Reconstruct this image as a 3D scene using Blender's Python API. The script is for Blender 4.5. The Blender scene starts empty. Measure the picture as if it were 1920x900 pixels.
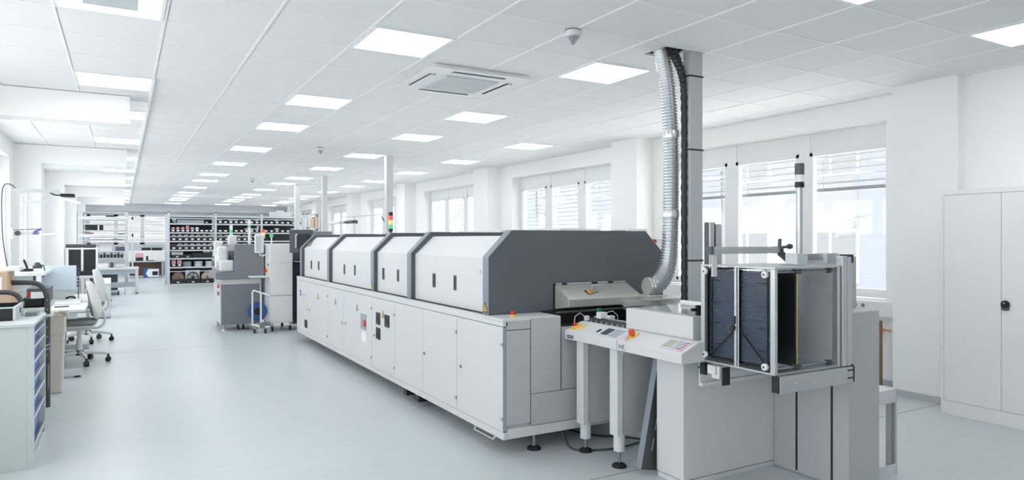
import bpy, bmesh, math, random
from mathutils import Vector, Matrix
random.seed(7)
C = bpy.context.scene.collection
SC = bpy.context.scene
# ------------------------------------------------------------------ camera
YAW = 0.5196
F_PX, CX, CY = 1278.6, 960.0, 448.0
cam_d = bpy.data.cameras.new('camera'); cam = bpy.data.objects.new('camera', cam_d); C.objects.link(cam)
cam.location = (0, 0, 1.5); cam.rotation_euler = (math.pi/2, 0, -YAW)
cam_d.sensor_fit = 'HORIZONTAL'; cam_d.sensor_width = 36.0; cam_d.lens = 36.0*F_PX/1920.0
cam_d.shift_y = (CY-450.0)/1920.0
cam_d.clip_start = 0.05; cam_d.clip_end = 200
SC.camera = cam
# ------------------------------------------------------------------ light and exposure
SKY_STRENGTH = 3.4
LAMP_STRENGTH = 5.6
EXPOSURE = 0.36
w = bpy.data.worlds.new('world'); SC.world = w; w.use_nodes = True
bgn = w.node_tree.nodes['Background']
bgn.inputs['Color'].default_value = (1.0, 0.992, 0.975, 1); bgn.inputs['Strength'].default_value = SKY_STRENGTH
sun_d = bpy.data.lights.new('sun', 'SUN'); sun_d.energy = 14.0; sun_d.angle = 0.01; sun_d.color = (1, 0.97, 0.93)
sun = bpy.data.objects.new('sun', sun_d); C.objects.link(sun)
sun.rotation_euler = Vector((0.07, 0.60, -0.79)).to_track_quat('-Z', 'Y').to_euler()
SC.view_settings.view_transform = 'Standard'; SC.view_settings.look = 'None'
SC.view_settings.exposure = EXPOSURE; SC.view_settings.gamma = 1.0; SC.view_settings.use_curve_mapping = False
SC.cycles.use_denoising = True
SC.cycles.max_bounces = 12; SC.cycles.diffuse_bounces = 8; SC.cycles.transparent_max_bounces = 24
SC.cycles.sample_clamp_indirect = 8.0

def portal(name, loc, rot, sx, sy):
    d = bpy.data.lights.new(name, 'AREA'); d.shape = 'RECTANGLE'; d.size = sx; d.size_y = sy
    d.cycles.is_portal = True
    o = bpy.data.objects.new(name, d); C.objects.link(o); o.location = loc; o.rotation_euler = rot
    return o
# ------------------------------------------------------------------ materials
def lin(c):
    return tuple(((x/255)/12.92 if x/255 <= 0.04045 else ((x/255+0.055)/1.055)**2.4) for x in c)
def mat(name, rgb, rough=0.5, metal=0.0, var=0.03, scale=6.0, spec=0.5, stretch=None, bump=0.0):
    m = bpy.data.materials.new(name); m.use_nodes = True
    nt = m.node_tree; b = nt.nodes['Principled BSDF']
    c = lin(rgb)
    tc = nt.nodes.new('ShaderNodeTexCoord'); no = nt.nodes.new('ShaderNodeTexNoise')
    no.inputs['Scale'].default_value = scale; no.inputs['Detail'].default_value = 4
    if stretch:
        mp = nt.nodes.new('ShaderNodeMapping'); mp.inputs['Scale'].default_value = stretch
        nt.links.new(tc.outputs['Object'], mp.inputs['Vector']); nt.links.new(mp.outputs['Vector'], no.inputs['Vector'])
    else:
        nt.links.new(tc.outputs['Object'], no.inputs['Vector'])
    mx = nt.nodes.new('ShaderNodeMix'); mx.data_type = 'RGBA'
    mx.inputs[6].default_value = (*[max(0, x*(1-var)) for x in c], 1); mx.inputs[7].default_value = (*[min(1, x*(1+var)) for x in c], 1)
    nt.links.new(no.outputs['Fac'], mx.inputs[0]); nt.links.new(mx.outputs[2], b.inputs['Base Color'])
    mr = nt.nodes.new('ShaderNodeMapRange'); mr.inputs['To Min'].default_value = max(0.03, rough-0.05); mr.inputs['To Max'].default_value = min(1, rough+0.05)
    nt.links.new(no.outputs['Fac'], mr.inputs['Value']); nt.links.new(mr.outputs['Result'], b.inputs['Roughness'])
    b.inputs['Metallic'].default_value = metal; b.inputs['Specular IOR Level'].default_value = spec
    if bump:
        bp = nt.nodes.new('ShaderNodeBump'); bp.inputs['Strength'].default_value = bump; bp.inputs['Distance'].default_value = 0.002
        nt.links.new(no.outputs['Fac'], bp.inputs['Height']); nt.links.new(bp.outputs['Normal'], b.inputs['Normal'])
    return m
def emis(name, rgb, s, strength_col=None):
    m = bpy.data.materials.new(name); m.use_nodes = True
    b = m.node_tree.nodes['Principled BSDF']; c = (*lin(rgb), 1)
    b.inputs['Base Color'].default_value = c; b.inputs['Emission Color'].default_value = c; b.inputs['Emission Strength'].default_value = s
    return m
def glass(name, tint=(1, 1, 1), rough=0.02):
    m = bpy.data.materials.new(name); m.use_nodes = True; nt = m.node_tree
    for n in list(nt.nodes):
        if n.type != 'OUTPUT_MATERIAL': nt.nodes.remove(n)
    out = [n for n in nt.nodes if n.type == 'OUTPUT_MATERIAL'][0]
    t = nt.nodes.new('ShaderNodeBsdfTransparent'); t.inputs[0].default_value = (*tint, 1)
    g = nt.nodes.new('ShaderNodeBsdfGlossy'); g.inputs['Roughness'].default_value = rough
    lw = nt.nodes.new('ShaderNodeLayerWeight'); lw.inputs[0].default_value = 0.5
    pw = nt.nodes.new('ShaderNodeMath'); pw.operation = 'POWER'; pw.inputs[1].default_value = 5
    f = nt.nodes.new('ShaderNodeMath'); f.operation = 'MULTIPLY_ADD'; f.inputs[1].default_value = 0.5; f.inputs[2].default_value = 0.03
    nt.links.new(lw.outputs['Facing'], pw.inputs[0]); nt.links.new(pw.outputs[0], f.inputs[0])
    x = nt.nodes.new('ShaderNodeMixShader')
    nt.links.new(f.outputs[0], x.inputs[0]); nt.links.new(t.outputs[0], x.inputs[1]); nt.links.new(g.outputs[0], x.inputs[2])
    nt.links.new(x.outputs[0], out.inputs[0])
    return m
M = {}
M['wall'] = mat('wall_paint', (246, 245, 243), 0.85, var=0.01, spec=0.2)
M['ceil'] = mat('ceiling_tile', (233, 234, 234), 0.9, var=0.015, scale=40, spec=0.15)
M['tbar'] = mat('ceiling_rail', (241, 242, 242), 0.6, var=0.01)
M['tbar_dark'] = mat('ceiling_joint', (172, 175, 178), 0.8, var=0.02)
M['floor'] = mat('vinyl_floor', (196, 203, 207), 0.32, var=0.09, scale=3.0, stretch=(1.6, 16, 1), spec=0.5)
M['seam'] = mat('floor_seam', (120, 126, 132), 0.6)
M['far_wall'] = mat('far_wall_shading', (206, 210, 214), 0.85, var=0.01, spec=0.2)  # wall colour greyed to paint in the shading at the far end
M['base'] = mat('skirting', (190, 194, 197), 0.5)
M['panel'] = mat('light_grey_steel', (213, 214, 215), 0.42, var=0.012, scale=3)
M['panel_shaded'] = mat('shaded_steel', (186, 187, 189), 0.42, var=0.015, scale=3)  # darker copy of the panel grey, shade painted in for less lit sides
M['hood'] = mat('hood_light_grey', (216, 217, 218), 0.42, var=0.012, scale=3)
M['gap'] = mat('shadow_gap_rubber', (60, 63, 67), 0.7)
M['frame_grey'] = mat('frame_blue_grey', (134, 142, 152), 0.4, var=0.03)
M['frame_dark'] = mat('frame_dark_grey', (84, 88, 96), 0.45, var=0.03)
M['cap'] = mat('anthracite_steel', (98, 101, 109), 0.38, var=0.03, scale=3)
M['steel'] = mat('brushed_stainless', (206, 204, 199), 0.34, 0.45, var=0.05, scale=8, stretch=(1, 1, 14))
M['alu'] = mat('aluminium', (200, 203, 206), 0.35, 0.75, var=0.04, scale=10)
M['galv'] = mat('galvanised_sheet', (222, 225, 228), 0.34, 0.5, var=0.10, scale=4)
M['zinc'] = mat('zinc_rod', (150, 160, 168), 0.3, 0.9, var=0.05)
M['black'] = mat('black_plastic', (30, 31, 33), 0.45, var=0.05)
M['black_sheen'] = mat('board_guide_sheen', (70, 82, 99), 0.26, var=0.08, scale=9)  # black plastic tinted blue-grey to paint in the window reflection
M['rubber'] = mat('black_rubber', (24, 24, 25), 0.7)
M['dark'] = mat('dark_interior', (44, 43, 42), 0.6)
M['red'] = mat('red_plastic', (205, 45, 48), 0.35)
M['orange'] = mat('orange_plastic', (214, 84, 40), 0.4)
M['yellow'] = mat('yellow_plastic', (240, 196, 70), 0.45)
M['green'] = mat('green_plastic', (20, 120, 72), 0.4)
M['blue'] = mat('blue_plastic', (52, 92, 150), 0.45)
M['bluebin'] = mat('blue_bin', (112, 140, 188), 0.4)
M['logo'] = mat('logo_blue', (60, 100, 150), 0.5)
M['white'] = mat('white_plastic', (232, 233, 233), 0.45, var=0.01)
M['offwhite'] = mat('offwhite_plastic', (222, 224, 224), 0.5, var=0.01)
M['locker'] = mat('locker_steel', (238, 239, 239), 0.45, var=0.01, scale=2)
M['paper'] = mat('paper', (240, 241, 241), 0.8)
M['ink'] = mat('ink', (110, 112, 116), 0.7)
M['card'] = mat('cardboard', (206, 180, 154), 0.85, var=0.05)
M['beige'] = mat('beige_plastic', (212, 203, 192), 0.5)
M['tube_dark'] = mat('dark_tube', (84, 84, 88), 0.4, 0.3)
M['cab'] = mat('cabinet_pale_grey', (206, 213, 214), 0.5, var=0.015)
M['mint'] = mat('chair_pale_fabric', (218, 222, 216), 0.8, var=0.03, scale=30)
M['seatgrey'] = mat('chair_seat_grey', (136, 140, 138), 0.8, var=0.05, scale=30)
M['chairwhite'] = mat('chair_frame', (220, 221, 218), 0.4)
M['shelfgrey'] = mat('shelf_steel', (206, 211, 215), 0.4, 0.2, var=0.02)
M['uprightgrey'] = mat('shelf_upright', (160, 172, 182), 0.45, 0.2, var=0.03)
M['binblack'] = mat('bin_black', (38, 38, 40), 0.5)
M['pink'] = mat('pink_bag', (226, 168, 178), 0.4, var=0.08)
M['maroon'] = mat('maroon_bag', (122, 74, 78), 0.45, var=0.1)
M['brown'] = mat('brown_reel', (150, 122, 104), 0.6)
M['tan'] = mat('tan_reel', (206, 188, 164), 0.6)
M['reel'] = mat('reel_white', (222, 224, 226), 0.5, var=0.03)
M['silver'] = mat('silver_bag', (205, 207, 210), 0.25, 0.5, var=0.15, scale=20, bump=0.5)
M['plum'] = mat('plum_panel', (98, 90, 110), 0.5)
M['wood'] = mat('brown_wood', (138, 108, 90), 0.6, var=0.1)
M['copper'] = mat('copper_pipe', (226, 150, 104), 0.35, 0.5)
M['pmgrey'] = mat('machine_grey', (126, 131, 137), 0.42, var=0.02)
M['paleblue'] = mat('pale_blue_panel', (214, 228, 238), 0.6, var=0.01)
M['duct'] = mat('flexible_duct', (198, 201, 204), 0.3, 0.8, var=0.06, scale=30)
M['sleeve'] = mat('black_sleeve', (46, 45, 46), 0.4, var=0.3, scale=30, bump=1.0)
M['foil'] = mat('foil_tape', (226, 227, 228), 0.2, 0.6, var=0.1, scale=40, bump=1.0)
M['lamp'] = emis('lamp_diffuser', (250, 252, 255), LAMP_STRENGTH)
M['led_red'] = emis('beacon_red', (240, 70, 70), 0.6)
M['led_amber'] = emis('beacon_amber', (250, 186, 120), 0.5)
M['led_green'] = emis('beacon_green', (96, 190, 136), 0.35)
M['lampwhite'] = emis('lamp_white', (255, 255, 255), 1.6)
M['screen'] = emis('lcd_screen', (176, 176, 162), 0.0)
M['glass'] = glass('window_glass', (0.97, 0.985, 1.0))
M['acryl'] = glass('clear_acrylic', (0.94, 0.95, 0.95))
M['slat'] = mat('blind_slat', (158, 160, 162), 0.6, var=0.01)
M['facade'] = mat('facade_render', (122, 123, 125), 0.8)
M['facade_blue'] = mat('facade_blue', (108, 114, 126), 0.7)
M['facade_win'] = mat('facade_window', (104, 107, 110), 0.2)
M['bounce_ground'] = mat('bounce_ground', (222, 220, 216), 0.9)  # outside ground made near white to bounce daylight onto the ceiling
M['gunmetal'] = mat('gunmetal_steel', (72, 74, 76), 0.45)
M['purple'] = mat('purple_clip', (112, 92, 170), 0.5)
# ------------------------------------------------------------------ mesh helper
def world_loc(o):
    v = Vector((0, 0, 0))
    while o is not None:
        v += o.location; o = o.parent
    return v
class MB:
    def __init__(s): s.v = []; s.f = []; s.mi = []; s.m = 0; s.cut = []
    def pieces(s):
        e = s.cut+[(len(s.v), len(s.f))]
        return [(e[k][0], e[k+1][0], e[k][1], e[k+1][1]) for k in range(len(e)-1)]
    def add(s, vs, fs):
        s.cut.append((len(s.v), len(s.f)))
        n = len(s.v); s.v += [tuple(p) for p in vs]
        for f in fs: s.f.append(tuple(i+n for i in f)); s.mi.append(s.m)
        return s
    def box(s, x0, x1, y0, y1, z0, z1):
        vs = [(x, y, z) for x in (x0, x1) for y in (y0, y1) for z in (z0, z1)]
        return s.add(vs, [(0, 1, 3, 2), (4, 6, 7, 5), (0, 4, 5, 1), (2, 3, 7, 6), (0, 2, 6, 4), (1, 5, 7, 3)])
    def obox(s, c, ax, ay, az):           # oriented box, half-axis vectors
        c, ax, ay, az = Vector(c), Vector(ax), Vector(ay), Vector(az)
        vs = [c+i*ax+j*ay+k*az for i in (-1, 1) for j in (-1, 1) for k in (-1, 1)]
        return s.add(vs, [(0, 1, 3, 2), (4, 6, 7, 5), (0, 4, 5, 1), (2, 3, 7, 6), (0, 2, 6, 4), (1, 5, 7, 3)])
    def bar(s, p0, p1, w_, h_=None, up=(0, 0, 1)):
        p0, p1 = Vector(p0), Vector(p1); d = p1-p0; a = d.normalized(); u = Vector(up)
        if abs(a.dot(u)) > 0.99: u = Vector((1, 0, 0))
        sd = a.cross(u).normalized(); u = sd.cross(a)
        return s.obox((p0+p1)/2, d/2, sd*w_/2, u*(h_ or w_)/2)
    def cyl(s, p0, p1, r0, r1=None, n=16):
        return s.tube([p0, p1], r0, n, r_end=r1)
    def tube(s, pts, r, n=10, r_end=None, radii=None):
        pts = [Vector(p) for p in pts]; k = len(pts); vs = []; fs = []
        prev = None
        for i, p in enumerate(pts):
            if i == 0: t = pts[1]-pts[0]
            elif i == k-1: t = pts[-1]-pts[-2]
            else: t = (pts[i+1]-p).normalized()+(p-pts[i-1]).normalized()
            t.normalize()
            if prev is None:
                u = Vector((0, 0, 1)) if abs(t.z) < 0.9 else Vector((1, 0, 0))
                sd = t.cross(u).normalized()
            else:
                sd = (prev-t*prev.dot(t)).normalized()
            prev = sd; up = sd.cross(t)
            rr = radii[i] if radii else (r if r_end is None else r+(r_end-r)*i/(k-1))
            for j in range(n):
                a = 2*math.pi*j/n; vs.append(p+sd*math.cos(a)*rr+up*math.sin(a)*rr)
        for i in range(k-1):
            for j in range(n):
                a, b = i*n+j, i*n+(j+1) % n; fs.append((a, b, b+n, a+n))
        fs.append(tuple(range(n-1, -1, -1))); fs.append(tuple(range((k-1)*n, k*n)))
        return s.add(vs, fs)
    def prism(s, prof, y0, y1):            # profile (x, z) run along y
        n = len(prof); vs = [(x, y0, z) for x, z in prof]+[(x, y1, z) for x, z in prof]
        fs = [tuple(range(n)), tuple(range(2*n-1, n-1, -1))]+[(i, i+n, (i+1) % n+n, (i+1) % n) for i in range(n)]
        return s.add(vs, fs)
    def prismx(s, prof, x0, x1):           # profile (y, z) run along x
        n = len(prof); vs = [(x0, y, z) for y, z in prof]+[(x1, y, z) for y, z in prof]
        fs = [tuple(range(n)), tuple(range(2*n-1, n-1, -1))]+[(i, i+n, (i+1) % n+n, (i+1) % n) for i in range(n)]
        return s.add(vs, fs)
    def plate(s, pts, nrm, t):             # polygon with thickness t along nrm
        pts = [Vector(p) for p in pts]; nv = Vector(nrm)*t; n = len(pts)
        return s.add(pts+[p+nv for p in pts], [tuple(range(n)), tuple(range(2*n-1, n-1, -1))]+[(i, i+n, (i+1) % n+n, (i+1) % n) for i in range(n)])
    def lathe(s, prof, c, n=20, ax='z'):   # profile (r, h)
        vs = []; fs = []; k = len(prof)
        for r, h in prof:
            for j in range(n):
                a = 2*math.pi*j/n; p = (r*math.cos(a), r*math.sin(a), h)
                if ax == 'x': p = (p[2], p[0], p[1])
                elif ax == 'y': p = (p[0], p[2], p[1])
                vs.append((c[0]+p[0], c[1]+p[1], c[2]+p[2]))
        for i in range(k-1):
            for j in range(n):
                a, b = i*n+j, i*n+(j+1) % n; fs.append((a, b, b+n, a+n))
        fs.append(tuple(range(n-1, -1, -1))); fs.append(tuple(range((k-1)*n, k*n)))
        return s.add(vs, fs)
    def build(s, name, mats, parent=None, bevel=0.0, smooth=False, sub=0):
        me = bpy.data.meshes.new(name); o = bpy.data.objects.new(name, me); C.objects.link(o)
        if parent is not None:
            o.parent = parent; off = world_loc(parent)
        else:
            xs, ys, zs = zip(*s.v); off = Vector(((min(xs)+max(xs))/2, (min(ys)+max(ys))/2, min(zs))); o.location = off
        me.from_pydata([(a-off.x, b-off.y, c-off.z) for a, b, c in s.v], [], s.f)
        if not isinstance(mats, (list, tuple)): mats = [mats]
        for m in mats: me.materials.append(M[m])
        me.polygons.foreach_set('material_index', s.mi)
        bm = bmesh.new(); bm.from_mesh(me); bmesh.ops.recalc_face_normals(bm, faces=bm.faces); bm.to_mesh(me); bm.free()
        if bevel:
            b = o.modifiers.new('bevel', 'BEVEL'); b.width = bevel; b.segments = 2; b.limit_method = 'ANGLE'; b.angle_limit = 0.6
        if sub:
            q = o.modifiers.new('sub', 'SUBSURF'); q.levels = sub; q.render_levels = sub
        if smooth or sub:
            for p in me.polygons: p.use_smooth = True
            if smooth and not sub: me.set_sharp_from_angle(angle=0.7)
        return o
def each(b, name, mats, parent=None, bevel=0.0, smooth=False):
    # one object per added piece
    out = []; fi = 0
    for n0, n1, f0, f1 in b.pieces():
        q = MB(); q.v = b.v[n0:n1]; q.f = [tuple(i-n0 for i in f) for f in b.f[f0:f1]]; q.mi = b.mi[f0:f1]
        out.append(q.build(name, mats, parent, bevel, smooth))
    return out
def tag(o, label, cat, group=None, kind=None):
    o['label'] = label; o['category'] = cat
    if group: o['group'] = group
    if kind: o['kind'] = kind
    return o
def thing(name, loc, label, cat, group=None, kind=None):
    o = bpy.data.objects.new(name, None); C.objects.link(o); o.location = loc; o.empty_display_size = 0.1
    return tag(o, label, cat, group, kind)
def struct(o): o['kind'] = 'structure'; return o
def kids(o): return [c for c in bpy.data.objects if c.parent == o]
def dup(o, parent=None):
    c = o.copy(); C.objects.link(c); c.parent = parent
    for ch in kids(o): dup(ch, c)
    return c
ORD = ['first', 'second', 'third', 'fourth', 'fifth', 'sixth', 'seventh', 'eighth', 'ninth', 'tenth', 'eleventh', 'twelfth', 'thirteenth', 'fourteenth', 'fifteenth', 'sixteenth']
def text(s, name, parent, o, size, m='ink', right=(0, -1, 0), up=(0, 0, 1)):
    cu = bpy.data.curves.new(name, 'FONT'); cu.body = s; cu.size = size; cu.extrude = 0.0004; cu.materials.append(M[m])
    tmp = bpy.data.objects.new(name, cu); C.objects.link(tmp); bpy.context.view_layer.update()
    me = bpy.data.meshes.new_from_object(tmp.evaluated_get(bpy.context.evaluated_depsgraph_get()))
    bpy.data.objects.remove(tmp)
    t = bpy.data.objects.new(name, me); C.objects.link(t); t.parent = parent
    r, u = Vector(right), Vector(up); n = r.cross(u)
    mt = Matrix((r, u, n)).transposed().to_4x4(); mt.translation = Vector(o)-world_loc(parent)
    t.matrix_local = mt
    return t
def warn_sign(parent, p, right, up, wd, ht, name='warning_sign'):
    p, r, u = Vector(p), Vector(right), Vector(up); n = r.cross(u)
    b = MB(); b.m = 0; b.plate([p-r*wd/2, p+r*wd/2, p+u*ht], n, 0.0012)
    b.m = 1; q = p+n*0.0012+u*ht*0.10
    b.plate([q-r*wd*0.36, q+r*wd*0.36, q+u*ht*0.68], n, 0.0008)
    b.m = 0; q = p+n*0.002+u*ht*0.2
    b.plate([q-r*wd*0.05, q+r*wd*0.05, q+r*wd*0.05+u*ht*0.32, q-r*wd*0.05+u*ht*0.32], n, 0.0006)
    return b.build(name, ['black', 'yellow'], parent)
def estop(parent, p, n=(0, 0, 1), r=0.02):
    n = Vector(n).normalized(); p = Vector(p)
    root = MB().cyl(p, p+n*r*0.7, r*1.35, r*1.1, 20).build('emergency_button', 'yellow', parent, smooth=True)
    MB().tube([p+n*r*0.7, p+n*r*1.1, p+n*r*1.15, p+n*r*1.7, p+n*r*1.9], r, 20, radii=[r*0.6, r*0.6, r, r*0.95, r*0.6]).build('push_knob', 'red', root, smooth=True)
    return root
# ================================================================== SETTING
XL, XR, XRN, YB, YF, ZC = -1.44, 6.78, 6.57, -3.5, 33.0, 2.967
struct(MB().box(XL-0.3, XR+0.4, YB-0.3, YF+0.3, -0.15, 0).build('floor', 'floor'))
b = MB()
b.box(1.9, XR, 3.437, 3.443, 0.0, 0.0012)
b.box(XL, 2.2, 10.4, 10.402, 0.0, 0.0008)
fl = [o for o in C.objects if o.name == 'floor'][0]
b.build('floor_seam', 'seam', fl)
# ceiling with the opening for the duct
HX0, HX1, HY0, HY1 = 3.60, 3.835, 3.93, 4.18
b = MB()
for x0, x1, y0, y1 in ((XL, HX0, YB, YF), (HX1, XR, YB, YF), (HX0, HX1, YB, HY0), (HX0, HX1, HY1, YF)):
    b.box(x0, x1, y0, y1, ZC, ZC+0.02)
ceil = struct(b.build('ceiling', 'ceil'))
b = MB(); b.box(HX0-0.3, HX1+0.3, HY0-0.3, HY1+0.3, ZC+0.30, ZC+0.32)
for x0, x1, y0, y1 in ((HX0-0.3, HX0-0.28, HY0-0.3, HY1+0.3), (HX1+0.28, HX1+0.3, HY0-0.3, HY1+0.3), (HX0-0.3, HX1+0.3, HY0-0.3, HY0-0.28), (HX0-0.3, HX1+0.3, HY1+0.28, HY1+0.3)):
    b.box(x0, x1, y0, y1, ZC+0.02, ZC+0.3)
b.build('void_above_tiles', 'dark', ceil)
GX0, GY0, GT = 2.126, 3.887, 0.625
b = MB()
i = -6
while GX0+i*GT < XR:
    x = GX0+i*GT; i += 1
    if x < XL: continue
    wd = 0.008
    if abs(x-HX1) < 0.02 or HX0 < x < HX1: continue
    b.box(x-wd, x+wd, YB, YF, ZC-0.006, ZC)
j = -12
while GY0+j*GT < YF:
    y = GY0+j*GT; j += 1
    if y < YB: continue
    if HY0 < y < HY1: b.box(XL, HX0, y-0.007, y+0.007, ZC-0.005, ZC); b.box(HX1, XR, y-0.007, y+0.007, ZC-0.005, ZC)
    else: b.box(XL, XR, y-0.007, y+0.007, ZC-0.005, ZC)
b.build('ceiling_grid', 'tbar', ceil)
# thin joint lines beside each rail
b = MB()
i = -6
while GX0+i*GT < XR:
    x = GX0+i*GT; i += 1
    if x < XL or HX0-0.02 < x < HX1+0.02: continue
    b.box(x+0.008, x+0.0125, YB, YF, ZC-0.0015, ZC)
j = -12
while GY0+j*GT < YF:
    y = GY0+j*GT; j += 1
    if y < YB or HY0 < y < HY1: continue
    b.box(XL, XR, y+0.007, y+0.0115, ZC-0.0015, ZC)
b.build('ceiling_joint', 'tbar_dark', ceil)
# right wall with its openings
OPR = [(4.15, 7.45), (8.65, 11.85), (13.3, 16.45), (18.0, 21.15), (22.7, 25.85), (27.4, 30.5)]
ZS, ZT = 0.86, 2.72
def window_wall(name, x0, x1, y0, y1, ops, zs=ZS, zt=ZT):
    b = MB(); b.box(x0, x1, y0, y1, 0, zs); b.box(x0, x1, y0, y1, zt, ZC+0.02)
    e = [y0]+[v for o in ops for v in o]+[y1]
    for k in range(0, len(e), 2): b.box(x0, x1, e[k], e[k+1], zs, zt)
    return struct(b.build(name, 'wall'))
window_wall('wall_right', XR, XR+0.34, 3.28, YF, OPR)
struct(MB().box(XRN, XRN+0.5, YB, 3.3, 0, ZC+0.02).build('wall_right_near', 'wall'))
OPL = [(-2.8, 2.9), (3.7, 7.6), (8.5, 12.4), (13.3, 17.2), (18.1, 22.0), (22.9, 26.6), (27.6, 31)]  # first opening is unseen, widened to throw daylight on the locker and right wall
window_wall('wall_left', XL-0.34, XL, YB, YF, OPL)
OPF = [(-1.25, 2.25)]
b = MB(); b.box(XL-0.3, XR+0.3, YF, YF+0.3, 0, 1.27); b.box(XL-0.3, XR+0.3, YF, YF+0.3, 2.52, ZC+0.02)
b.box(XL-0.3, -1.25, YF, YF+0.3, 1.27, 2.52); b.box(2.25, XR+0.3, YF, YF+0.3, 1.27, 2.52)
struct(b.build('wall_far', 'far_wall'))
struct(MB().box(XL-0.3, XRN+0.5, YB-0.3, YB, 0, ZC+0.02).build('wall_back', 'wall'))
# pillars of the right wall, pillars and cross beams of the left side, soffit at the far end
tn = 0
def trim(b, m='wall', bev=0.0):
    global tn; tn += 1
    return struct(b.build('trim_%d' % tn, m, bevel=bev))
for y0, y1 in ((3.30, 3.89), (7.66, 8.26), (12.3, 12.94), (17.0, 17.6), (21.8, 22.4), (26.5, 27.1), (31.1, 31.7)):
    trim(MB().box(6.46, XR+0.001, y0, y1, 0, ZC))
for y in (8.02, 12.83, 17.64, 22.45, 27.26):
    trim(MB().box(XL, -1.09, y, y+0.36, 0, ZC-0.29))
    trim(MB().box(XL, 0.07, y, y+0.30, ZC-0.29, ZC-0.006))
trim(MB().box(0.236, 0.262, 7.0, YF, ZC-0.03, ZC-0.006), 'tbar')
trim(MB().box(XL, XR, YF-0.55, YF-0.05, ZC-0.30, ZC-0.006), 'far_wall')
b = MB(); b.box(XRN-0.012, XRN, YB, 3.30, 0, 0.06); struct(b.build('baseboard_near', 'base'))
b = MB(); b.box(6.448, 6.46, 3.288, 3.90, 0, 0.06); b.box(6.448, XRN, 3.288, 3.30, 0, 0.06); b.box(XR-0.012, XR, 3.89, 7.66, 0, 0.06)
struct(b.build('baseboard_right', 'base'))
struct(MB().box(XL, XL+0.012, YB, 8.0, 0, 0.06).build('baseboard_left', 'base'))
# columns
def column(x0, x1, y0, y1, label):
    o = MB().box(x0, x1, y0, y1, 0, ZC).build('column', 'panel', bevel=0.004)
    return tag(o, label, 'column', kind='structure')
column(4.0, 4.12, 11.39, 11.51, 'slim white square column rising behind the red-amber-green signal tower')
column(4.04, 4.15, 15.9, 16.02, 'slim white column between the signal tower and the far reel racks')
column(4.0, 4.13, 18.6, 18.72, 'slim white column standing in front of the far reel racks')
# windows
wn = 0
def window_x(x, y0, y1, zs, zt, side, npane=3, blind=None, blab=None):
    """window in a wall of constant x; side +1: outside is +x"""
    global wn; wn += 1
    f = MB(); t = 0.035
    xa, xb = (x, x+0.06*side)
    xa, xb = min(xa, xb), max(xa, xb)
    f.box(xa, xb, y0, y1, zs, zs+0.06); f.box(xa, xb, y0, y1, zt-0.22, zt)
    f.box(xa, xb, y0, y0+0.08, zs+0.06, zt-0.22); f.box(xa, xb, y1-0.08, y1, zs+0.06, zt-0.22)
    st = (y1-y0)/npane
    for k in range(1, npane): f.box(xa-0.01, xb+0.01, y0+k*st-0.075, y0+k*st+0.075, zs, zt)
    for k in range(npane):
        a, c = y0+k*st+0.07, y0+(k+1)*st-0.07
        for z0, z1 in ((zs+0.06, zs+0.105), (zt-0.265, zt-0.22)): f.box(xa-0.012, xb, a, c, z0, z1)
        for q0, q1 in ((a, a+0.045), (c-0.045, c)): f.box(xa-0.012, xb, q0, q1, zs+0.06, zt-0.22)
    fo = struct(f.build('window_%d' % wn, 'white', bevel=0.004))
    xm = (xa+xb)/2
    for k in range(npane):
        g = MB(); g.box(xm-0.003, xm+0.003, y0+k*st+0.11, y0+(k+1)*st-0.11, zs+0.10, zt-0.26); g.build('glass', 'glass', fo)
    s = MB(); xs0, xs1 = (x-0.20*side, x) ; s.box(min(xs0, xs1), max(xs0, xs1), y0, y1, zs, zs+0.02); s.build('sill', 'white', fo)
    if blind is not None:
        for k in range(npane):
            a, c = y0+k*st+0.06, y0+(k+1)*st-0.06; xo = x+0.12*side
            t_ = thing('venetian_blind', (xo, (a+c)/2, zt-0.25), blab % ORD[k], 'blind', 'venetian blinds of the windows')
            h = MB(); h.box(xo-0.03, xo+0.03, a, c, zt-0.25, zt-0.21); h.build('head_rail', 'slat', t_)
            z = zt-0.28; sl = MB()
            while z > blind:
                sl.obox((xo, (a+c)/2, z), (0.028*math.cos(0.35), 0, -0.028*math.sin(0.35)*side), (0, (c-a)/2, 0), (0, 0, 0.0012)); z -= 0.075
            sl.build('slats', 'slat', t_)
            h = MB(); h.box(xo-0.03, xo+0.03, a, c, z-0.02, z+0.02); h.build('bottom_rail', 'slat', t_)
            h = MB()
            for q in (a+0.12, c-0.12): h.cyl((xo-0.03*side, q, z), (xo-0.03*side, q, zt-0.25), 0.003, n=6)
            h.build('cord', 'shelfgrey', t_)
for k, (y0, y1) in enumerate(OPR):
    lab = ('raised venetian blind, %s pane from the pillar beside the locker' if k == 0 else
           'lowered white blind, %s pane of the ' + ORD[k] + ' window from the locker')
    window_x(6.97, y0, y1, ZS, ZT, 1, 3, 2.10 if k == 0 else 0.98, lab)
    portal('daylight_portal', (6.90, (y0+y1)/2, (ZS+ZT)/2), (0, math.pi/2, 0), ZT-ZS, y1-y0)
for k, (y0, y1) in enumerate(OPL):
    window_x(XL-0.2, y0, y1, ZS, ZT, -1, 3)
    portal('daylight_portal', (XL-0.12, (y0+y1)/2, (ZS+ZT)/2), (0, -math.pi/2, 0), ZT-ZS, y1-y0)
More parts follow.
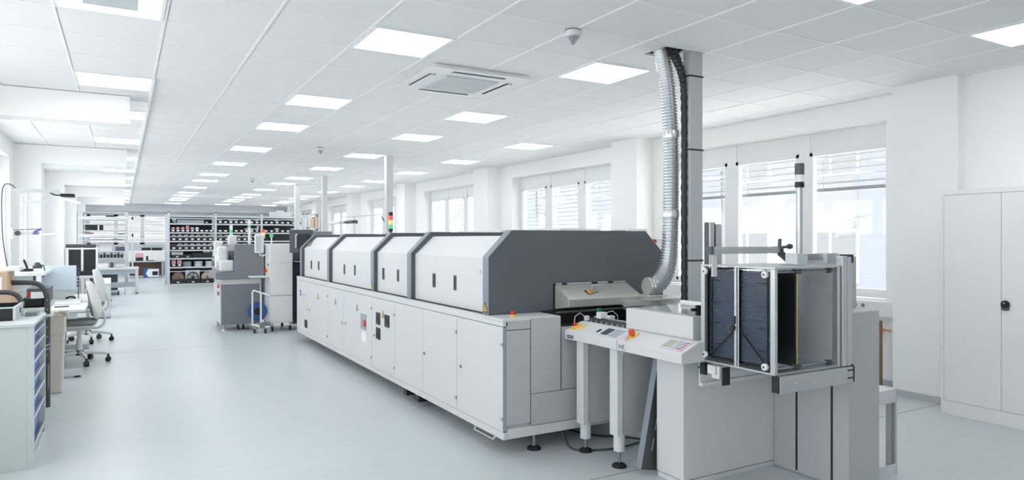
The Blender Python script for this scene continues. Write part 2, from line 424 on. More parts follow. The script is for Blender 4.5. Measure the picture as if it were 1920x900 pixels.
# far wall window
wn += 1
f = MB()
for x in (-1.22, -0.22, 0.76, 1.74): f.box(x-0.085, x+0.085, YF+0.1, YF+0.16, 1.27, 2.52)
f.box(-1.25, 2.25, YF+0.1, YF+0.16, 1.27, 1.34); f.box(-1.25, 2.25, YF+0.1, YF+0.16, 2.45, 2.52); f.box(-1.25, 2.25, YF+0.1, YF+0.16, 1.60, 1.62)
fo = struct(f.build('window_%d' % wn, 'white'))
MB().box(-1.2, 2.2, YF+0.127, YF+0.132, 1.33, 2.46).build('glass', 'glass', fo)
for k, (a, c) in enumerate(((-1.17, -0.27), (-0.17, 0.71), (0.81, 1.69))):
    t_ = thing('venetian_blind', ((a+c)/2, YF+0.22, 2.5), 'lowered white blind of the far end window, %s pane from the left' % ORD[k], 'blind', 'venetian blinds of the windows')
    sl = MB(); z = 2.46
    while z > 1.35:
        sl.obox(((a+c)/2, YF+0.22, z), ((c-a)/2, 0, 0), (0, 0.018, -0.021), (0, 0.001, 0.001)); z -= 0.065
    sl.build('slats', 'slat', t_)
    MB().box(a, c, YF+0.19, YF+0.25, 2.47, 2.51).build('head_rail', 'slat', t_)
portal('daylight_portal', (0.5, YF+0.02, 1.9), (-math.pi/2, 0, 0), 3.4, 1.25)
# outside
struct(MB().box(XR+0.5, 60, -25, 60, -1.2, -1.0).build('ground_outside', 'bounce_ground'))
bl = thing('building', (19, 9, -1), 'pale office building with blue bands seen through the near window', 'building')
MB().box(19, 24, -12, 36, -1, 7.5).build('facade', 'facade', bl)
for k in range(14):
    y = -10+k*3.2
    for z in (0.2, 3.4):
        b = MB(); b.m = 0; b.box(18.93, 19.0, y, y+1.9, z, z+1.6); b.m = 1; b.box(18.90, 18.95, y+0.1, y+0.9, z+0.1, z+1.5); b.box(18.90, 18.95, y+1.0, y+1.8, z+0.1, z+1.5)
        b.build('window', ['white', 'facade_win'], bl)
for k in range(7):
    y = -7.9+k*6.4
    MB().box(18.9, 19.0, y+0.1, y+1.1, -1, 5.4).build('blue_panel', 'facade_blue', bl)
MB().box(18.85, 19.0, -12, 36, 5.3, 5.9).build('blue_band', 'facade_blue', bl)
# ================================================================== CEILING LIGHTS
LC = {-3.5: 'row above the left workbenches', -0.5: 'row above the aisle', 2.5: 'row above the long oven', 5.5: 'row nearest the window wall'}
LR = [-2.5, 1.5, 5.5, 8.5, 12.5, 16.5, 20.6, 23.6, 27.7, 31.7, 34.4, 37.2, 39.3, 43.5]
def ceiling_light(cx, cy, label, ring=False):
    t_ = thing('ceiling_light', (cx, cy, ZC-0.012), label, 'light', 'ceiling light panels')
    h = GT/2-0.012
    if not ring:
        MB().box(cx-h+0.02, cx+h-0.02, cy-h+0.02, cy+h-0.02, ZC-0.011, ZC-0.001).build('diffuser', 'lamp', t_)
    else:
        b = MB(); q = 0.15
        for x0, x1, y0, y1 in ((-h+.02, -q, -h+.02, h-.02), (q, h-.02, -h+.02, h-.02), (-q, q, -h+.02, -q), (-q, q, q, h-.02)):
            b.box(cx+x0, cx+x1, cy+y0, cy+y1, ZC-0.011, ZC-0.001)
        b.build('diffuser', 'lamp', t_)
        MB().box(cx-q, cx+q, cy-q, cy+q, ZC-0.012, ZC-0.001).build('centre_plate', 'shelfgrey', t_)
    b = MB()
    for x0, x1, y0, y1 in ((-h, -h+.02, -h, h), (h-.02, h, -h, h), (-h+.02, h-.02, -h, -h+.02), (-h+.02, h-.02, h-.02, h)):
        b.box(cx+x0, cx+x1, cy+y0, cy+y1, ZC-0.012, ZC-0.001)
    b.build('frame', 'tbar', t_)
for ci, lab in LC.items():
    n = 0
    for rj in LR:
        if ci == -3.5 and rj == -2.5: continue
        if ci == 5.5 and rj in (1.5, 5.5): continue
        cx, cy = GX0+ci*GT, GY0+rj*GT
        ring = (ci == -3.5 and rj == 1.5)
        if ring: ceiling_light(cx, cy, 'square ring of light around a grey centre plate, above the left workbenches', True); n += 1; continue
        ceiling_light(cx, cy, 'square lit ceiling panel, %s from the camera in the %s' % (ORD[n], lab)); n += 1
# smoke detectors
def smoke(x, y, label):
    t_ = thing('smoke_detector', (x, y, ZC-0.115), label, 'smoke detector', 'smoke detectors')
    MB().lathe([(0.052, ZC-0.052), (0.055, ZC-0.046), (0.055, ZC-0.006), (0.052, ZC-0.004)], (x, y, 0), 24).build('housing', 'offwhite', t_, smooth=True)
    MB().lathe([(0.056, ZC-0.014), (0.056, ZC-0.006)], (x, y, 0), 24).build('base_ring', 'seam', t_)
    b = MB(); z = ZC-0.054
    for k in range(5):
        r = 0.046-0.008*k; b.lathe([(r, z-0.005), (r+0.002, z-0.001)], (x, y, 0), 20); z -= 0.010
    for k in range(8):
        a = k*math.pi/4; b.bar((x+0.045*math.cos(a), y+0.045*math.sin(a), ZC-0.052), (x+0.01*math.cos(a), y+0.01*math.sin(a), ZC-0.105), 0.003)
    b.build('cage', 'shelfgrey', t_)
    MB().lathe([(0.006, ZC-0.105), (0.038, ZC-0.055)], (x, y, 0), 16).build('sensor', 'black', t_)
smoke(2.74, 3.93, 'white smoke detector with conical cage above the oven end')
smoke(2.757, 10.986, 'small smoke detector far above the oven, beyond the air conditioner')
smoke(2.75, 17.5, 'tiny distant smoke detector on the ceiling toward the reel racks')
# ceiling air conditioner
ax0, ax1, ay0, ay1 = 2.23, 3.19, 5.21, 6.185
t_ = thing('air_conditioner', ((ax0+ax1)/2, (ay0+ay1)/2, 2.92), 'square white ceiling cassette air conditioner above the oven', 'air conditioner')
b = MB(); n = 4
b.add([(ax0, ay0, 2.925), (ax1, ay0, 2.925), (ax1, ay1, 2.925), (ax0, ay1, 2.925), (ax0+.03, ay0+.03, 2.965), (ax1-.03, ay0+.03, 2.965), (ax1-.03, ay1-.03, 2.965), (ax0+.03, ay1-.03, 2.965)],
      [(0, 1, 2, 3), (4, 5, 6, 7), (0, 1, 5, 4), (1, 2, 6, 5), (2, 3, 7, 6), (3, 0, 4, 7)])
b.build('panel', 'white', t_)
cx, cy = (ax0+ax1)/2, (ay0+ay1)/2
b = MB()
for k in range(30):
    x = cx-0.255+k*0.0175; b.box(x, x+0.011, cy-0.26, cy+0.26, 2.915, 2.924)
b.box(cx-0.26, cx+0.26, cy-0.265, cy-0.25, 2.914, 2.924); b.box(cx-0.26, cx+0.26, cy+0.25, cy+0.265, 2.914, 2.924)
b.build('intake_grille', 'shelfgrey', t_)
for dx, dy, lx, ly in ((-0.38, 0, 0.03, 0.25), (0.38, 0, 0.03, 0.25), (0, -0.38, 0.25, 0.03), (0, 0.38, 0.25, 0.03)):
    MB().box(cx+dx-lx, cx+dx+lx, cy+dy-ly, cy+dy+ly, 2.921, 2.9255).build('air_slot', 'gap', t_)
    fx, fy = (0.6, 1) if lx < ly else (1, 0.6)
    MB().box(cx+dx-lx*fx+0.008*(dx > 0), cx+dx+lx*fx+0.008*(dx > 0), cy+dy-ly*fy, cy+dy+ly*fy, 2.914, 2.920).build('air_flap', 'white', t_)
# ================================================================== REFLOW OVEN
OV = thing('reflow_oven', (3.1, 7.2, 0), 'very long light grey oven with dark end cap and hooded lid sections', 'oven')
b = MB(); b.box(2.285, 2.736, 4.095, 4.36, 0.13, 0.944); b.box(2.285, 3.94, 4.36, 10.42, 0.13, 0.90); b.box(2.70, 3.5, 4.11, 4.36, 0.13, 0.86)
b.build('base_body', 'panel_shaded', OV)
MB().box(2.262, 3.95, 4.3855, 10.42, 0.898, 0.948).build('top_ledge', 'panel', OV, bevel=0.003)
b = MB(); b.box(2.262, 2.736, 4.08, 4.385, 0.930, 0.948); b.box(2.262, 2.30, 4.08, 4.385, 0.898, 0.9295); b.build('top_ledge', 'panel', OV, bevel=0.003)
b = MB(); b.box(2.266, 2.30, 4.08, 10.42, 0.12, 0.172); b.box(2.301, 3.9, 4.081, 4.11, 0.12, 0.188); b.build('bottom_rail', 'panel', OV, bevel=0.003)
# end panels
MB().box(2.285, 2.482, 4.080, 4.10, 0.872, 0.930).build('end_panel', 'panel_shaded', OV, bevel=0.002)
MB().box(2.287, 2.482, 4.080, 4.10, 0.216, 0.868).build('end_panel', 'panel_shaded', OV, bevel=0.002)
MB().box(2.486, 2.736, 4.078, 4.10, 0.416, 0.944).build('end_panel', 'panel_shaded', OV, bevel=0.002)
MB().box(2.486, 3.45, 4.081, 4.10, 0.192, 0.412).build('end_panel', 'panel_shaded', OV, bevel=0.002)
MB().box(2.745, 3.45, 4.086, 4.10, 0.416, 0.866).build('end_panel', 'panel_shaded', OV, bevel=0.002)
b = MB(); b.box(2.484, 2.486, 4.0795, 4.09, 0.2, 0.944); b.box(2.738, 2.744, 4.082, 4.09, 0.416, 0.86); b.box(2.285, 2.484, 4.0795, 4.09, 0.869, 0.871); b.build('panel_joint', 'gap', OV)
b = MB()
for x, z in ((2.51, 0.64), (2.51, 0.45), (2.52, 0.40), (2.51, 0.23), (2.87, 0.40), (2.87, 0.20), (2.72, 0.43)): b.cyl((x, 4.079, z), (x, 4.072, z), 0.006, n=10)
each(b, 'screw', 'alu', OV)
# doors
DY = [10.41, 9.682, 8.647, 7.942, 6.899, 6.211, 5.513, 4.820, 4.078]
DOORS = []
for k in range(8):
    y1, y0 = DY[k]-0.003, DY[k+1]+0.003
    d = MB().box(2.262, 2.284, y0, y1, 0.176, 0.894).build('door', 'panel', OV, bevel=0.003); DOORS.append(d)
b = MB(); b.box(2.27, 2.2855, 4.08, 10.41, 0.172, 0.898); b.build('door_gap', 'gap', OV)
def lock(d, y, z):
    MB().lathe([(0.015, 2.253), (0.015, 2.262)], (0, y, z), 14, 'x').build('lock', 'alu', d, smooth=True)
    b = MB().box(2.250, 2.2535, y-0.004, y+0.004, z-0.009, z+0.009); b.build('key_slot', 'gap', d)
for k, y, z in ((0, 9.74, 0.507), (1, 9.59, 0.515), (2, 7.985, 0.51), (3, 7.845, 0.518), (4, 6.81, 0.508), (6, 5.463, 0.518), (7, 4.735, 0.523)): lock(DOORS[k], y, z)
for k, y in ((1, 8.66), (3, 6.90), (4, 6.215), (6, 4.826), (7, 4.085)):
    for z in (0.776, 0.267):
        b = MB(); b.cyl((2.256, y, z-0.012), (2.256, y, z+0.012), 0.009, n=10); b.box(2.255, 2.263, y-0.004, y+0.03, z-0.008, z+0.008); b.build('hinge', 'alu', DOORS[k])
b = MB(); b.box(2.2615, 2.283, 4.0765, 4.081, 0.18, 0.892); b.build('edge_strip', 'uprightgrey', DOORS[7])
def vent(d, y0, y1, z0, z1):
    b = MB(); b.box(2.257, 2.263, y0, y1, z0, z1); v = b.build('vent', 'black', d)
    b = MB(); yc, zc = (y0+y1)/2, (z0+z1)/2; r = (y1-y0)*0.42
    for q in (0.95, 0.7, 0.45): b.tube([(2.256, yc+r*q*math.cos(a*math.pi/8), zc+r*q*math.sin(a*math.pi/8)) for a in range(17)], 0.0022, 5)
    b.bar((2.256, yc-r, zc), (2.256, yc+r, zc), 0.004); b.bar((2.256, yc, zc-r), (2.256, yc, zc+r), 0.004)
    b.build('grille', 'tube_dark', v)
vent(DOORS[0], 9.756, 9.895, 0.247, 0.355)
vent(DOORS[4], 6.63, 6.755, 0.63, 0.752); vent(DOORS[4], 6.357, 6.491, 0.632, 0.752); vent(DOORS[4], 6.625, 6.752, 0.480, 0.598)
R_, U_ = (0, -1, 0), (0, 0, 1)
for k, y, z in ((1, 9.15, 0.70), (2, 8.293, 0.703), (3, 7.41, 0.708), (4, 6.547, 0.714)): warn_sign(DOORS[k], (2.2615, y, z), R_, U_, 0.09, 0.075)
b = MB(); b.box(2.256, 2.2625, 7.085, 7.273, 0.525, 0.69); pl = b.build('switch_plate', 'uprightgrey', DOORS[3])
MB().box(2.245, 2.257, 7.085, 7.165, 0.562, 0.632).build('main_switch', 'red', pl, bevel=0.004)
MB().box(2.2600, 2.2622, 7.09, 7.24, 0.39, 0.50).build('notice', 'paper', DOORS[3])
b = MB()
for z0, z1 in ((0.722, 0.757), (0.675, 0.712)): b.box(2.2605, 2.2622, 10.125, 10.205, z0, z1)
b.build('logo', 'logo', DOORS[0])
b = MB(); y = 10.07
for hgt in (0.028, 0.020, 0.020, 0.026, 0.030):
    b.box(2.2608, 2.2622, y-0.030, y-0.022, 0.70, 0.70+hgt); b.box(2.2608, 2.2622, y-0.022, y-0.004, 0.70, 0.706); y -= 0.048
b.box(2.2608, 2.2622, 9.82, 10.10, 0.684, 0.690)
b.build('logo_lettering', 'uprightgrey', DOORS[0])
# hoods, frames, end cap
def prof(o, zb=0.952):
    return [(2.30+o, zb), (2.30+o, 1.369-o*0.25), (2.495+o*0.6, 1.566-o), (3.775-o*0.6, 1.566-o), (3.965-o, 1.385-o*0.25), (3.965-o, zb)]
FR = [(10.274, 10.374), (8.738, 8.838), (6.953, 7.053), (5.888, 5.988)]
ends = [10.274, 8.838, 8.738, 7.053, 6.953, 5.988, 5.888, 4.455]
HD = []
for k in range(4):
    HD.append(MB().prism(prof(0.042), ends[2*k+1], ends[2*k]).build('hood', 'hood', OV, bevel=0.002))
for y0, y1 in FR:
    o = MB(); o.m = 0; o.prism(prof(0.0), y0+0.004, y1); o.m = 1
    o.prism(prof(0.003), y0-0.002, y0+0.004); o.build('hood_frame', ['frame_grey', 'frame_dark'], OV, bevel=0.003)
o = MB(); o.m = 0; o.prism(prof(0.0), 4.368, 4.455); o.m = 1; o.prism(prof(0.0015), 4.362, 4.369)
CAP = o.build('end_cap', ['frame_grey', 'cap'], OV, bevel=0.002)
b = MB(); b.box(2.305, 3.95, 4.37, 10.37, 0.947, 0.954); b.build('seal', 'rubber', OV)
for h, y0, y1, z0, z1 in ((0, 9.81, 9.874, 1.07, 1.193), (0, 9.393, 9.46, 1.074, 1.194), (1, 8.155, 8.208, 1.071, 1.192), (1, 7.729, 7.777, 1.078, 1.197), (2, 6.734, 6.791, 1.081, 1.201), (2, 6.307, 6.358, 1.084, 1.202), (3, 5.417, 5.474, 1.082, 1.203), (3, 4.996, 5.043, 1.084, 1.205)):
    b = MB(); b.box(2.337, 2.343, y0, y1, z0, z1); s = b.build('slot_window', 'frame_dark', HD[h])
    MB().box(2.3355, 2.338, y0+0.010, y1-0.008, z0+0.012, z1-0.012).build('pane', 'black', s)
for h, y in ((0, 8.90), (1, 7.12), (2, 6.05), (3, 4.57)):
    MB().lathe([(0.010, 2.334), (0.010, 2.343)], (0, y, 1.254), 12, 'x').build('lock', 'alu', HD[h], smooth=True)
warn_sign(CAP, (2.2985, 4.412, 0.965), R_, U_, 0.075, 0.075)
warn_sign(HD[0], (2.375, 10.19, 1.40), R_, Vector((0.70, 0, 0.714)), 0.14, 0.10)
o = [x for x in kids(OV) if x.name.startswith('hood_frame')]
warn_sign([x for x in o][2], (2.2985, 7.005, 0.96), R_, U_, 0.07, 0.08)
estop(OV, (2.42, 4.215, 0.948), r=0.02)
estop(CAP, (3.885, 4.40, 1.462), n=(0.69, 0, 0.72), r=0.02)
# inlet opening, cover and interior
b = MB(); b.box(2.856, 3.562, 4.356, 4.3625, 0.962, 1.160); b.build('inlet_opening', 'dark', OV, bevel=0.004)
b = MB()
b.prismx([(4.345, 1.148), (4.345, 0.965), (4.16, 0.993), (4.15, 1.052), (4.18, 1.068)], 2.861, 3.556)
CV = b.build('inlet_cover', 'steel', OV, bevel=0.004)
def cover(x, s):  # point on the sloping lid
    return Vector((x, 4.18+(4.345-4.18)*s, 1.069+(1.148-1.069)*s))
MB().tube([cover(3.14, 0.45)+Vector((0, 0, 0)), cover(3.14, 0.45)+Vector((0, -.01, 0.03)), cover(3.15, 0.5)+Vector((0, -.012, 0.035)), cover(3.24, 0.5)+Vector((0, -.012, 0.035)), cover(3.25, 0.45)+Vector((0, -.01, 0.03)), cover(3.25, 0.45)], 0.006, 8).build('handle', 'alu', CV, smooth=True)
b = MB()
for x0, x1 in ((2.87, 2.92), (2.97, 3.2), (3.26, 3.36), (3.42, 3.54)): b.cyl((x0, 4.343, 1.155), (x1, 4.343, 1.155), 0.008, n=10)
b.build('hinge', 'alu', CV)
nrm = Vector((0, -0.43, 0.90))
warn_sign(CV, cover(3.07, 0.28)+nrm*0.001, Vector((0, -0.9, -0.43)), Vector((1, 0, 0)), 0.07, 0.12)
b = MB(); b.box(2.74, 3.52, 4.12, 4.345, 0.86, 0.87); b.box(3.515, 3.53, 4.10, 4.345, 0.60, 0.95); b.box(2.74, 3.52, 4.33, 4.345, 0.86, 0.96); b.build('inlet_tray', 'dark', OV)
b = MB(); b.bar((2.72, 4.11, 0.968), (3.55, 4.11, 0.972), 0.012); b.build('inlet_rail', 'tube_dark', OV)
# exhaust shelf and flange
b = MB(); b.box(3.36, 4.15, 4.14, 4.36, 0.985, 1.02); b.box(3.36, 4.15, 4.13, 4.145, 0.955, 1.02); b.build('exhaust_shelf', 'steel', OV, bevel=0.003)
b = MB(); b.box(3.535, 3.68, 4.06, 4.22, 1.02, 1.062); b.box(3.53, 3.72, 4.05, 4.23, 1.05, 1.058); b.cyl((3.572, 4.122, 1.125), (3.586, 4.12, 1.125), 0.072, n=24); b.build('exhaust_flange', 'steel', OV, bevel=0.002)
# feet
def foot(x, y, zt, parent, r=0.05):
    b = MB(); b.cyl((x, y, 0.02), (x, y, zt), 0.011, n=12); b.cyl((x, y, 0.03), (x, y, 0.042), 0.018, n=6); s = b.build('foot', 'zinc', parent, smooth=True)
    MB().lathe([(r, 0.0), (r*1.02, 0.008), (r*0.9, 0.018), (r*0.4, 0.028)], (x, y, 0), 24).build('foot_pad', 'rubber', s, smooth=True)
for x, y in ((2.555, 4.15), (3.70, 4.2), (2.56, 6.4), (2.56, 8.4), (2.56, 10.25), (3.7, 7.3), (3.7, 10.25)): foot(x, y, 0.14, OV)
b = MB(); b.box(2.30, 2.50, 5.7, 5.78, 0.04, 0.125); b.box(2.30, 2.50, 6.0, 6.08, 0.04, 0.125); each(b, 'lifting_fork', 'black', OV)
b = MB().tube([(2.268, 4.50, 0.12), (2.25, 4.49, 0.10), (2.25, 4.20, 0.10), (2.268, 4.19, 0.125)], 0.006, 8); b.build('kick_bar', 'alu', OV, smooth=True)
# signal tower
st = MB().cyl((3.22, 9.0, 1.53), (3.22, 9.0, 1.62), 0.014, n=12).build('signal_tower', 'black', OV, smooth=True)
for m_, z0, z1, nm in (('black', 1.605, 1.64, 'socket'), ('led_green', 1.64, 1.70, 'green_light'), ('led_amber', 1.70, 1.76, 'amber_light'), ('led_red', 1.76, 1.82, 'red_light'), ('black', 1.82, 1.87, 'tower_cap')):
    MB().cyl((3.22, 9.0, z0), (3.22, 9.0, z1), 0.030, n=18).build(nm, m_, st, smooth=True)
# ================================================================== LINKING CONVEYOR
LK = thing('linking_conveyor', (2.85, 3.77, 0), 'light grey linking conveyor with sloped keypad console at the oven inlet', 'conveyor')
def console(y0, y1, parent):
    return MB().prism([(2.76, 0.785), (2.76, 0.845), (2.90, 0.902), (2.94, 0.902), (2.94, 0.785)], y0, y1).build('console', 'panel', parent, bevel=0.004)
c1 = console(3.476, 4.062, LK)
SL = Vector((0.14, 0, 0.057)).normalized(); SN = Vector((-SL.z, 0, SL.x))
def slope(y, s, lift=0.0):
    return Vector((2.76, y, 0.845))+SL*(0.151*s)+SN*lift
def slope_box(b, y0, y1, s0, s1, t):
    b.plate([slope(y0, s0), slope(y1, s0), slope(y1, s1), slope(y0, s1)], SN, t); return b
def keypad(parent, y0, y1, screen, red=False):
    k = slope_box(MB(), y0, y1, 0.14, 0.86, 0.004).build('control_panel', 'shelfgrey', parent, bevel=0.001)
    w_ = y1-y0
    slope_box(MB(), y1-0.02*w_-w_*0.40, y1-w_*0.06, 0.24, 0.78, 0.0055).build('display', screen, k)
    b = MB()
    for i in range(4):
        for j in range(4):
            b.m = 1 if red and i == 0 or (red and j == 0 and i == 1) else 0
            a = y0+w_*(0.06+i*0.115); s = 0.22+j*0.155
            slope_box(b, a, a+w_*0.075, s, s+0.09, 0.006)
    b.build('keys', ['uprightgrey', 'red'], k)
keypad(c1, 3.505, 3.70, 'black_sheen')
e = estop(c1, slope(4.01, 0.45, 0.0), n=SN, r=0.016)
slope_box(MB(), 3.975, 4.045, 0.18, 0.72, 0.002).build('yellow_plate', 'yellow', c1)
slope_box(MB(), 3.93, 3.96, 0.3, 0.8, 0.0015).build('yellow_sticker', 'yellow', c1)
slope_box(MB(), 3.735, 3.755, 0.35, 0.6, 0.004).build('key_switch', 'black', c1)
b = MB(); b.m = 0; b.box(2.7585, 2.7602, 3.955, 4.03, 0.795, 0.817); b.m = 1
for k in range(6): b.box(2.7578, 2.7590, 3.961+k*0.010, 3.967+k*0.010, 0.801, 0.811)
b.build('name_plate', ['frame_dark', 'uprightgrey'], c1)
def leg(y0, y1, zb, parent, fx, fy):
    l = MB().box(2.795, 2.842, y0, y1, zb, 0.79).build('leg', 'panel', parent, bevel=0.003)
    MB().box(2.844, 3.40, y0+0.012, y1-0.004, zb, 0.79).build('side_plate', 'panel_shaded', l, bevel=0.002)
    MB().cyl((fx, fy, zb-0.105), (fx, fy, zb+0.01), 0.038, n=24).build('leg_tube', 'panel', l, smooth=True)
    foot(fx, fy, zb-0.09, l) if False else None
    b = MB(); b.cyl((fx, fy, 0.02), (fx, fy, zb-0.1), 0.010, n=12); s = b.build('foot_rod', 'zinc', l, smooth=True)
    MB().lathe([(0.047, 0.0), (0.05, 0.008), (0.042, 0.018), (0.02, 0.028)], (fx, fy, 0), 24).build('foot_pad', 'rubber', l, smooth=True)
leg(3.885, 3.965, 0.20, LK, 2.844, 3.925); leg(3.508, 3.588, 0.212, LK, 2.843, 3.548)
MB().box(3.30, 3.40, 3.50, 4.04, 0.18, 0.79).build('back_plate', 'panel_shaded', LK)
b = MB(); b.box(2.96, 2.985, 3.50, 4.10, 0.885, 0.925); b.box(2.985, 3.00, 3.50, 4.10, 0.88, 0.90); b.box(3.36, 3.385, 3.50, 4.10, 0.885, 0.925); each(b, 'conveyor_rail', 'tube_dark', LK)
b = MB(); b.cyl((2.975, 3.50, 0.935), (2.975, 4.0, 0.935), 0.006, n=8); b.build('guide_rod', 'alu', LK)
b = MB()
for k in range(9): b.cyl((2.972, 3.53+k*0.06, 0.905), (2.955, 3.53+k*0.06, 0.905), 0.009, n=10)
each(b, 'roller', 'alu', LK)
b = MB(); b.box(2.955, 3.02, 3.90, 3.95, 0.93, 0.975); b.box(2.99, 3.04, 3.84, 3.88, 0.925, 0.955); b.box(2.93, 2.96, 4.035, 4.065, 0.905, 0.94); each(b, 'stopper_cylinder', 'offwhite', LK, bevel=0.003)
MB().box(2.98, 3.005, 3.955, 3.975, 0.95, 1.0).build('valve', 'green', LK)
MB().tube([(2.93, 4.05, 0.93), (2.88, 4.04, 0.965), (2.845, 4.055, 0.94), (2.84, 4.06, 0.89)], 0.003, 8).build('air_hose', 'shelfgrey', LK, smooth=True)
MB().tube([(3.0, 3.92, 0.965), (3.05, 3.88, 0.985), (3.07, 3.85, 0.955), (3.07, 3.85, 0.92)], 0.0025, 8).build('air_hose', 'shelfgrey', LK, smooth=True)
b = MB(); b.box(3.02, 3.35, 3.50, 4.09, 0.86, 0.875); b.build('belt_bed', 'dark', LK)
# ================================================================== MAGAZINE UNLOADER
UN = thing('magazine_unloader', (3.5, 3.0, 0), 'light grey magazine unloader with L-shaped housing and lift platform at the line end', 'machine')
c2 = console(2.885, 3.468, UN)
keypad(c2, 2.915, 3.10, 'screen', True)
b = MB(); slope_box(b, 3.375, 3.425, 0.35, 0.80, 0.006); b.build('yellow_plate', 'yellow', c2, bevel=0.001)
p = slope(3.40, 0.55, 0.006)
kn = MB().tube([p, p+SN*0.012, p+SN*0.014, p+SN*0.042], 0.02, 6, radii=[0.014, 0.014, 0.022, 0.018]).build('emergency_button', 'orange', c2)
b = MB(); q = slope(3.42, 0.30, 0.01)
b.tube([p+SN*0.02, q, Vector((2.752, 3.41, 0.82))], 0.0015, 5); b.tube([p+SN*0.02, slope(3.395, 0.25, 0.012), Vector((2.752, 3.395, 0.82))], 0.0015, 5)
b.build('key_cord', 'red', c2)
MB().box(2.750, 2.7595, 3.40, 3.445, 0.803, 0.826).build('key_switch', 'uprightgrey', c2, bevel=0.002)
b = MB(); yk = 3.39
b.tube([(2.748, yk+0.018*math.cos(a*math.pi/8), 0.79+0.018*math.sin(a*math.pi/8)) for a in range(17)], 0.0016, 5)
b.bar((2.747, yk+0.006, 0.772), (2.747, yk+0.014, 0.735), 0.008, 0.002); b.build('key_ring', 'alu', c2)
MB().box(2.93, 3.56, 2.968, 3.585, 0.903, 1.038).build('upper_cover', 'panel', UN, bevel=0.004)
MB().box(2.94, 3.55, 2.98, 3.575, 1.045, 1.051).build('clear_lid', 'acryl', UN)
b = MB(); b.box(3.30, 3.42, 3.2, 3.5, 1.038, 1.044); b.cyl((3.35, 3.30, 1.062), (3.35, 3.50, 1.062), 0.018, n=14); b.build('pusher_cylinder', 'white', UN, bevel=0.002)
b = MB(); b.box(3.00, 3.03, 3.0, 3.02, 1.04, 1.10); b.cyl((2.96, 3.01, 1.075), (3.05, 3.01, 1.075), 0.010, n=10); b.build('lid_hinge', 'black', UN)
b = MB(); b.box(2.945, 3.78, 3.062, 3.30, 0.035, 0.785); b.build('pedestal', 'panel', UN, bevel=0.004)
b = MB(); b.box(2.94, 3.76, 2.885, 3.31, 0.785, 0.903); b.build('pedestal_top', 'panel_shaded', UN, bevel=0.003)
b = MB(); b.box(2.95, 3.78, 3.066, 3.295, 0.0, 0.03); b.build('plinth', 'panel', UN, bevel=0.002)
b = MB(); b.box(3.757, 4.055, 2.525, 3.45, 0.0, 1.062); BB = b.build('tower_housing', 'panel_shaded', UN, bevel=0.005)
for y0, y1 in ((2.895, 3.058), (2.645, 2.878), (2.522, 2.628)):
    MB().box(3.748, 3.760, y0, y1, 0.012, 1.055).build('cover_panel', 'panel_shaded', BB, bevel=0.002)
MB().box(3.754, 3.7575, 2.53, 3.05, 0.02, 1.05).build('slot', 'black', BB)
MB().box(3.85, 4.06, 2.68, 2.95, 1.062, 1.388).build('motor_cover', 'panel_shaded', UN, bevel=0.004)
# lift column and platform
b = MB(); b.box(3.075, 3.115, 2.985, 3.02, 1.04, 1.600); b.box(3.115, 3.135, 2.99, 3.02, 1.04, 1.600); b.build('lift_rail', 'tube_dark', UN, bevel=0.001)
b = MB(); b.box(3.14, 3.19, 2.99, 3.015, 1.04, 1.590); b.box(3.078, 3.112, 2.975, 2.985, 1.04, 1.600); b.build('lift_rail_cover', 'alu', UN)
b = MB()
for k in range(26): b.box(3.116, 3.134, 2.984, 2.990, 1.06+k*0.02, 1.07+k*0.02)
b.build('drive_chain', 'black', UN)
b = MB()
b.box(2.935, 3.475, 2.355, 2.363, 0.70, 0.79)
b.box(2.945, 3.55, 2.363, 2.403, 0.705, 0.785); b.box(2.945, 3.55, 2.87, 2.91, 0.715, 0.775)
b.box(3.47, 3.55, 2.40, 2.90, 0.715, 0.775)
PF = b.build('lift_platform', 'alu', UN, bevel=0.002)
b = MB(); b.box(2.928, 2.946, 2.362, 2.404, 0.703, 0.787); b.box(2.928, 2.946, 2.869, 2.911, 0.713, 0.777); b.box(3.55, 3.562, 2.362, 2.404, 0.703, 0.787); each(b, 'profile_cap', 'black', PF)
b = MB()
for z in (0.722, 0.765): b.box(3.50, 3.555, 2.3615, 2.3635, z, z+0.008)
each(b, 'profile_groove', 'black', PF)
b = MB()
for x, z in ((3.05, 0.75), (3.20, 0.735), (3.40, 0.755)): b.cyl((x, 2.355, z), (x, 2.350, z), 0.006, n=10)
each(b, 'bolt', 'shelfgrey', PF)
b = MB(); b.box(2.95, 3.0, 2.78, 2.84, 0.70, 0.775); b.box(2.935, 2.95, 2.80, 2.86, 0.725, 0.775); b.cyl((2.96, 2.90, 0.745), (2.96, 2.84, 0.745), 0.012, n=10); cl = b.build('clamp_cylinder', 'offwhite', PF, bevel=0.002)
MB().box(2.93, 2.985, 2.735, 2.745, 0.675, 0.775).build('clamp_plate', 'black', cl)
MB().cyl((2.94, 2.885, 0.748), (2.94, 2.93, 0.748), 0.009, n=10).build('hose_connector', 'green', cl)
b = MB(); b.box(2.935, 3.76, 2.915, 2.925, 0.64, 0.78); b.box(2.936, 3.76, 2.90, 2.915, 0.64, 0.66); b.build('support_plate', 'galv', PF)
# upright profile beside the magazine
b = MB(); b.box(3.475, 3.515, 2.375, 2.42, 0.79, 1.405); b.box(3.52, 3.552, 2.375, 2.41, 0.79, 1.40); b.box(3.555, 3.60, 2.40, 2.45, 0.70, 1.405)
each(b, 'upright_profile', 'alu', UN, bevel=0.002)
b = MB(); b.box(3.516, 3.519, 2.378, 2.41, 0.79, 1.40); b.box(3.572, 3.580, 2.398, 2.402, 0.79, 1.36); each(b, 'profile_groove', 'tube_dark', UN)
b = MB(); b.box(3.553, 3.602, 2.395, 2.452, 1.365, 1.412); b.box(3.553, 3.602, 2.395, 2.452, 0.70, 0.79); each(b, 'profile_cap', 'black', UN)
